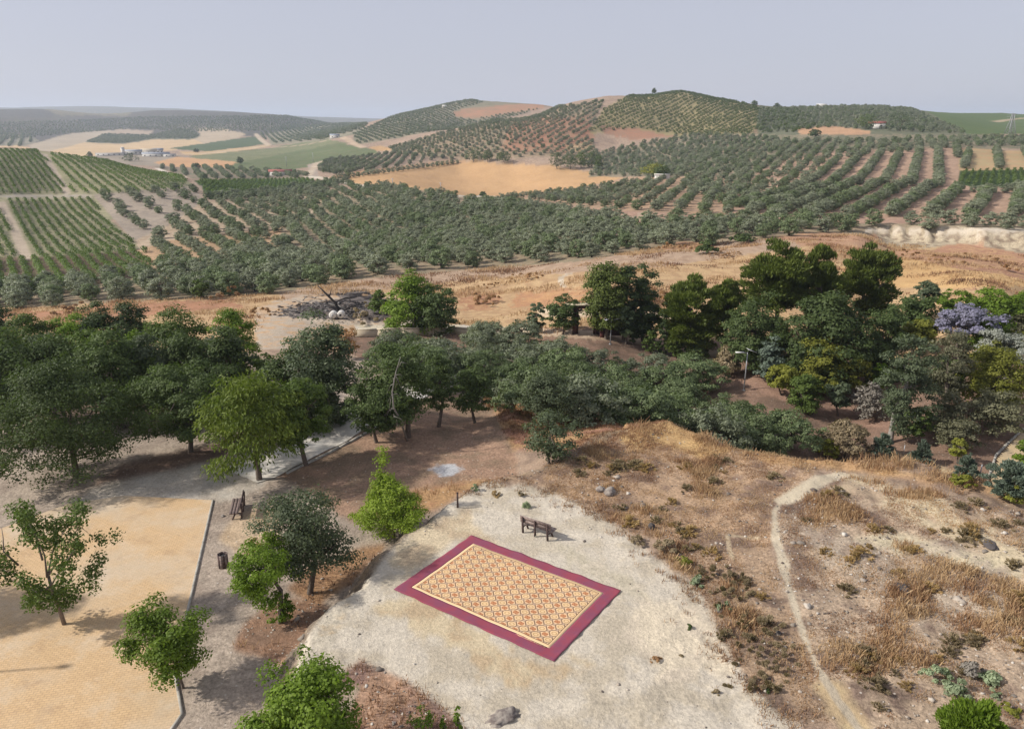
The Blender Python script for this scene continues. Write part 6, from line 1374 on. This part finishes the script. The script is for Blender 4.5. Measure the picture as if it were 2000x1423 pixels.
farm(262, 302, 20, 9, 4.2, 'white farmhouse with a grey roof beside the tower', roof=METAL, wins=4)
farm(291, 301, 20, 10, 4.6, 'pale-roofed hall in the middle of the farm', roof=STONEW, wins=3)
farm(309, 300, 14, 9, 5, 'grey-roofed hall behind the middle of the farm', roof=METAL, wins=3)
farm(305, 306, 32, 8, 3.4, 'long white barn with wide dark openings at the front of the farm', roof=METAL, wins=5)
farm(332, 306, 15, 8, 3, 'low white building with two dark doors at the right end of the farm', roof=METAL, gable=False, wins=2)
q = hit(241, 303, 800); o = empty('farm_tower', q, 'slim white tower of the distant farm', 'tower')
put('shaft', MB().box((0, 0, 4), (3.6, 3.6, 10)).mesh('shaft', WHITEW), o); put('cap', MB().tube([(0, 0, 9), (0, 0, 9.4), (0, 0, 10.4)], [2.6, 2.5, .2], 8).mesh('cap', WHITEW), o)
# power pylon and poles
def pylon(px, py, ptop, label, dmin, w=5):
    q = hit(px, py, dmin); D = math.hypot(q[0], q[1]); H = HC+ray(px, ptop)[1]*D-q[2]; o = empty('power_pylon', q, label, 'pylon'); b = MB()
    lv = [(0, w/2), (H*.35, w*.32), (H*.62, w*.18), (H*.97, w*.1)]
    for sx in (-1, 1):
        for sy in (-1, 1): b.tube([(sx*r_, sy*r_, z_) for z_, r_ in lv], [.22]*4, 4)
    for (z0, r0), (z1, r1) in zip(lv[:-1], lv[1:]):
        n = 3
        for k in range(n):
            a0, a1 = z0+(z1-z0)*k/n, z0+(z1-z0)*(k+1)/n; s0, s1 = r0+(r1-r0)*k/n, r0+(r1-r0)*(k+1)/n
            for sy in (-1, 1): b.tube([(-s0, sy*s0, a0), (s1, sy*s1, a1)], [.12, .12], 4); b.tube([(s0, sy*s0, a0), (-s1, sy*s1, a1)], [.12, .12], 4)
    put('lattice_mast', b.mesh('lattice_mast', STEEL), o)
    for z_ in (H*.68, H*.80, H*.92):
        put('cross_arm', MB().tube([(-w*.75, 0, z_), (0, 0, z_+.5), (w*.75, 0, z_)], [.12, .2, .12], 4).mesh('cross_arm', STEEL), o)
pylon(1972, 262, 220, 'grey lattice power pylon at the right on the ridge', 420, 6)
for px, py, pt, lab, dm in [(612,318,298,'thin white power pole in the green fields of the valley',500), (767,362,348,'wooden power pole at the left end of the big straw field',380), (861,372,356,'power pole at the near edge of the big straw field',380), (560,326,306,'thin pole standing in the green field left of the valley track',500)]:
    q = hit(px, py, dm); H = HC+ray(px, pt)[1]*math.hypot(q[0], q[1])-q[2]; o = empty('power_pole', q, lab, 'pole'); put('mast', MB().tube([(0, 0, -.5), (0, 0, H)], [.22, .14], 6).mesh('mast', STEEL), o); put('cross_arm', MB().box((0, 0, H-.5), (2.2, .15, .15)).mesh('cross_arm', STEEL), o)
# fence posts by the garden court
for k, (px, py) in enumerate([(1912, 938), (1764, 890)]):
    q = hit(px, py, 40); tag(put('fence_post', MB().tube([(0, 0, -.2), (0, 0, 1.0)], [.04, .03], 6).mesh('fence_post', STEEL), None, q), ['thin grey post at the corner of the garden court', 'thin stake on the pale strip of path'][k], 'post')
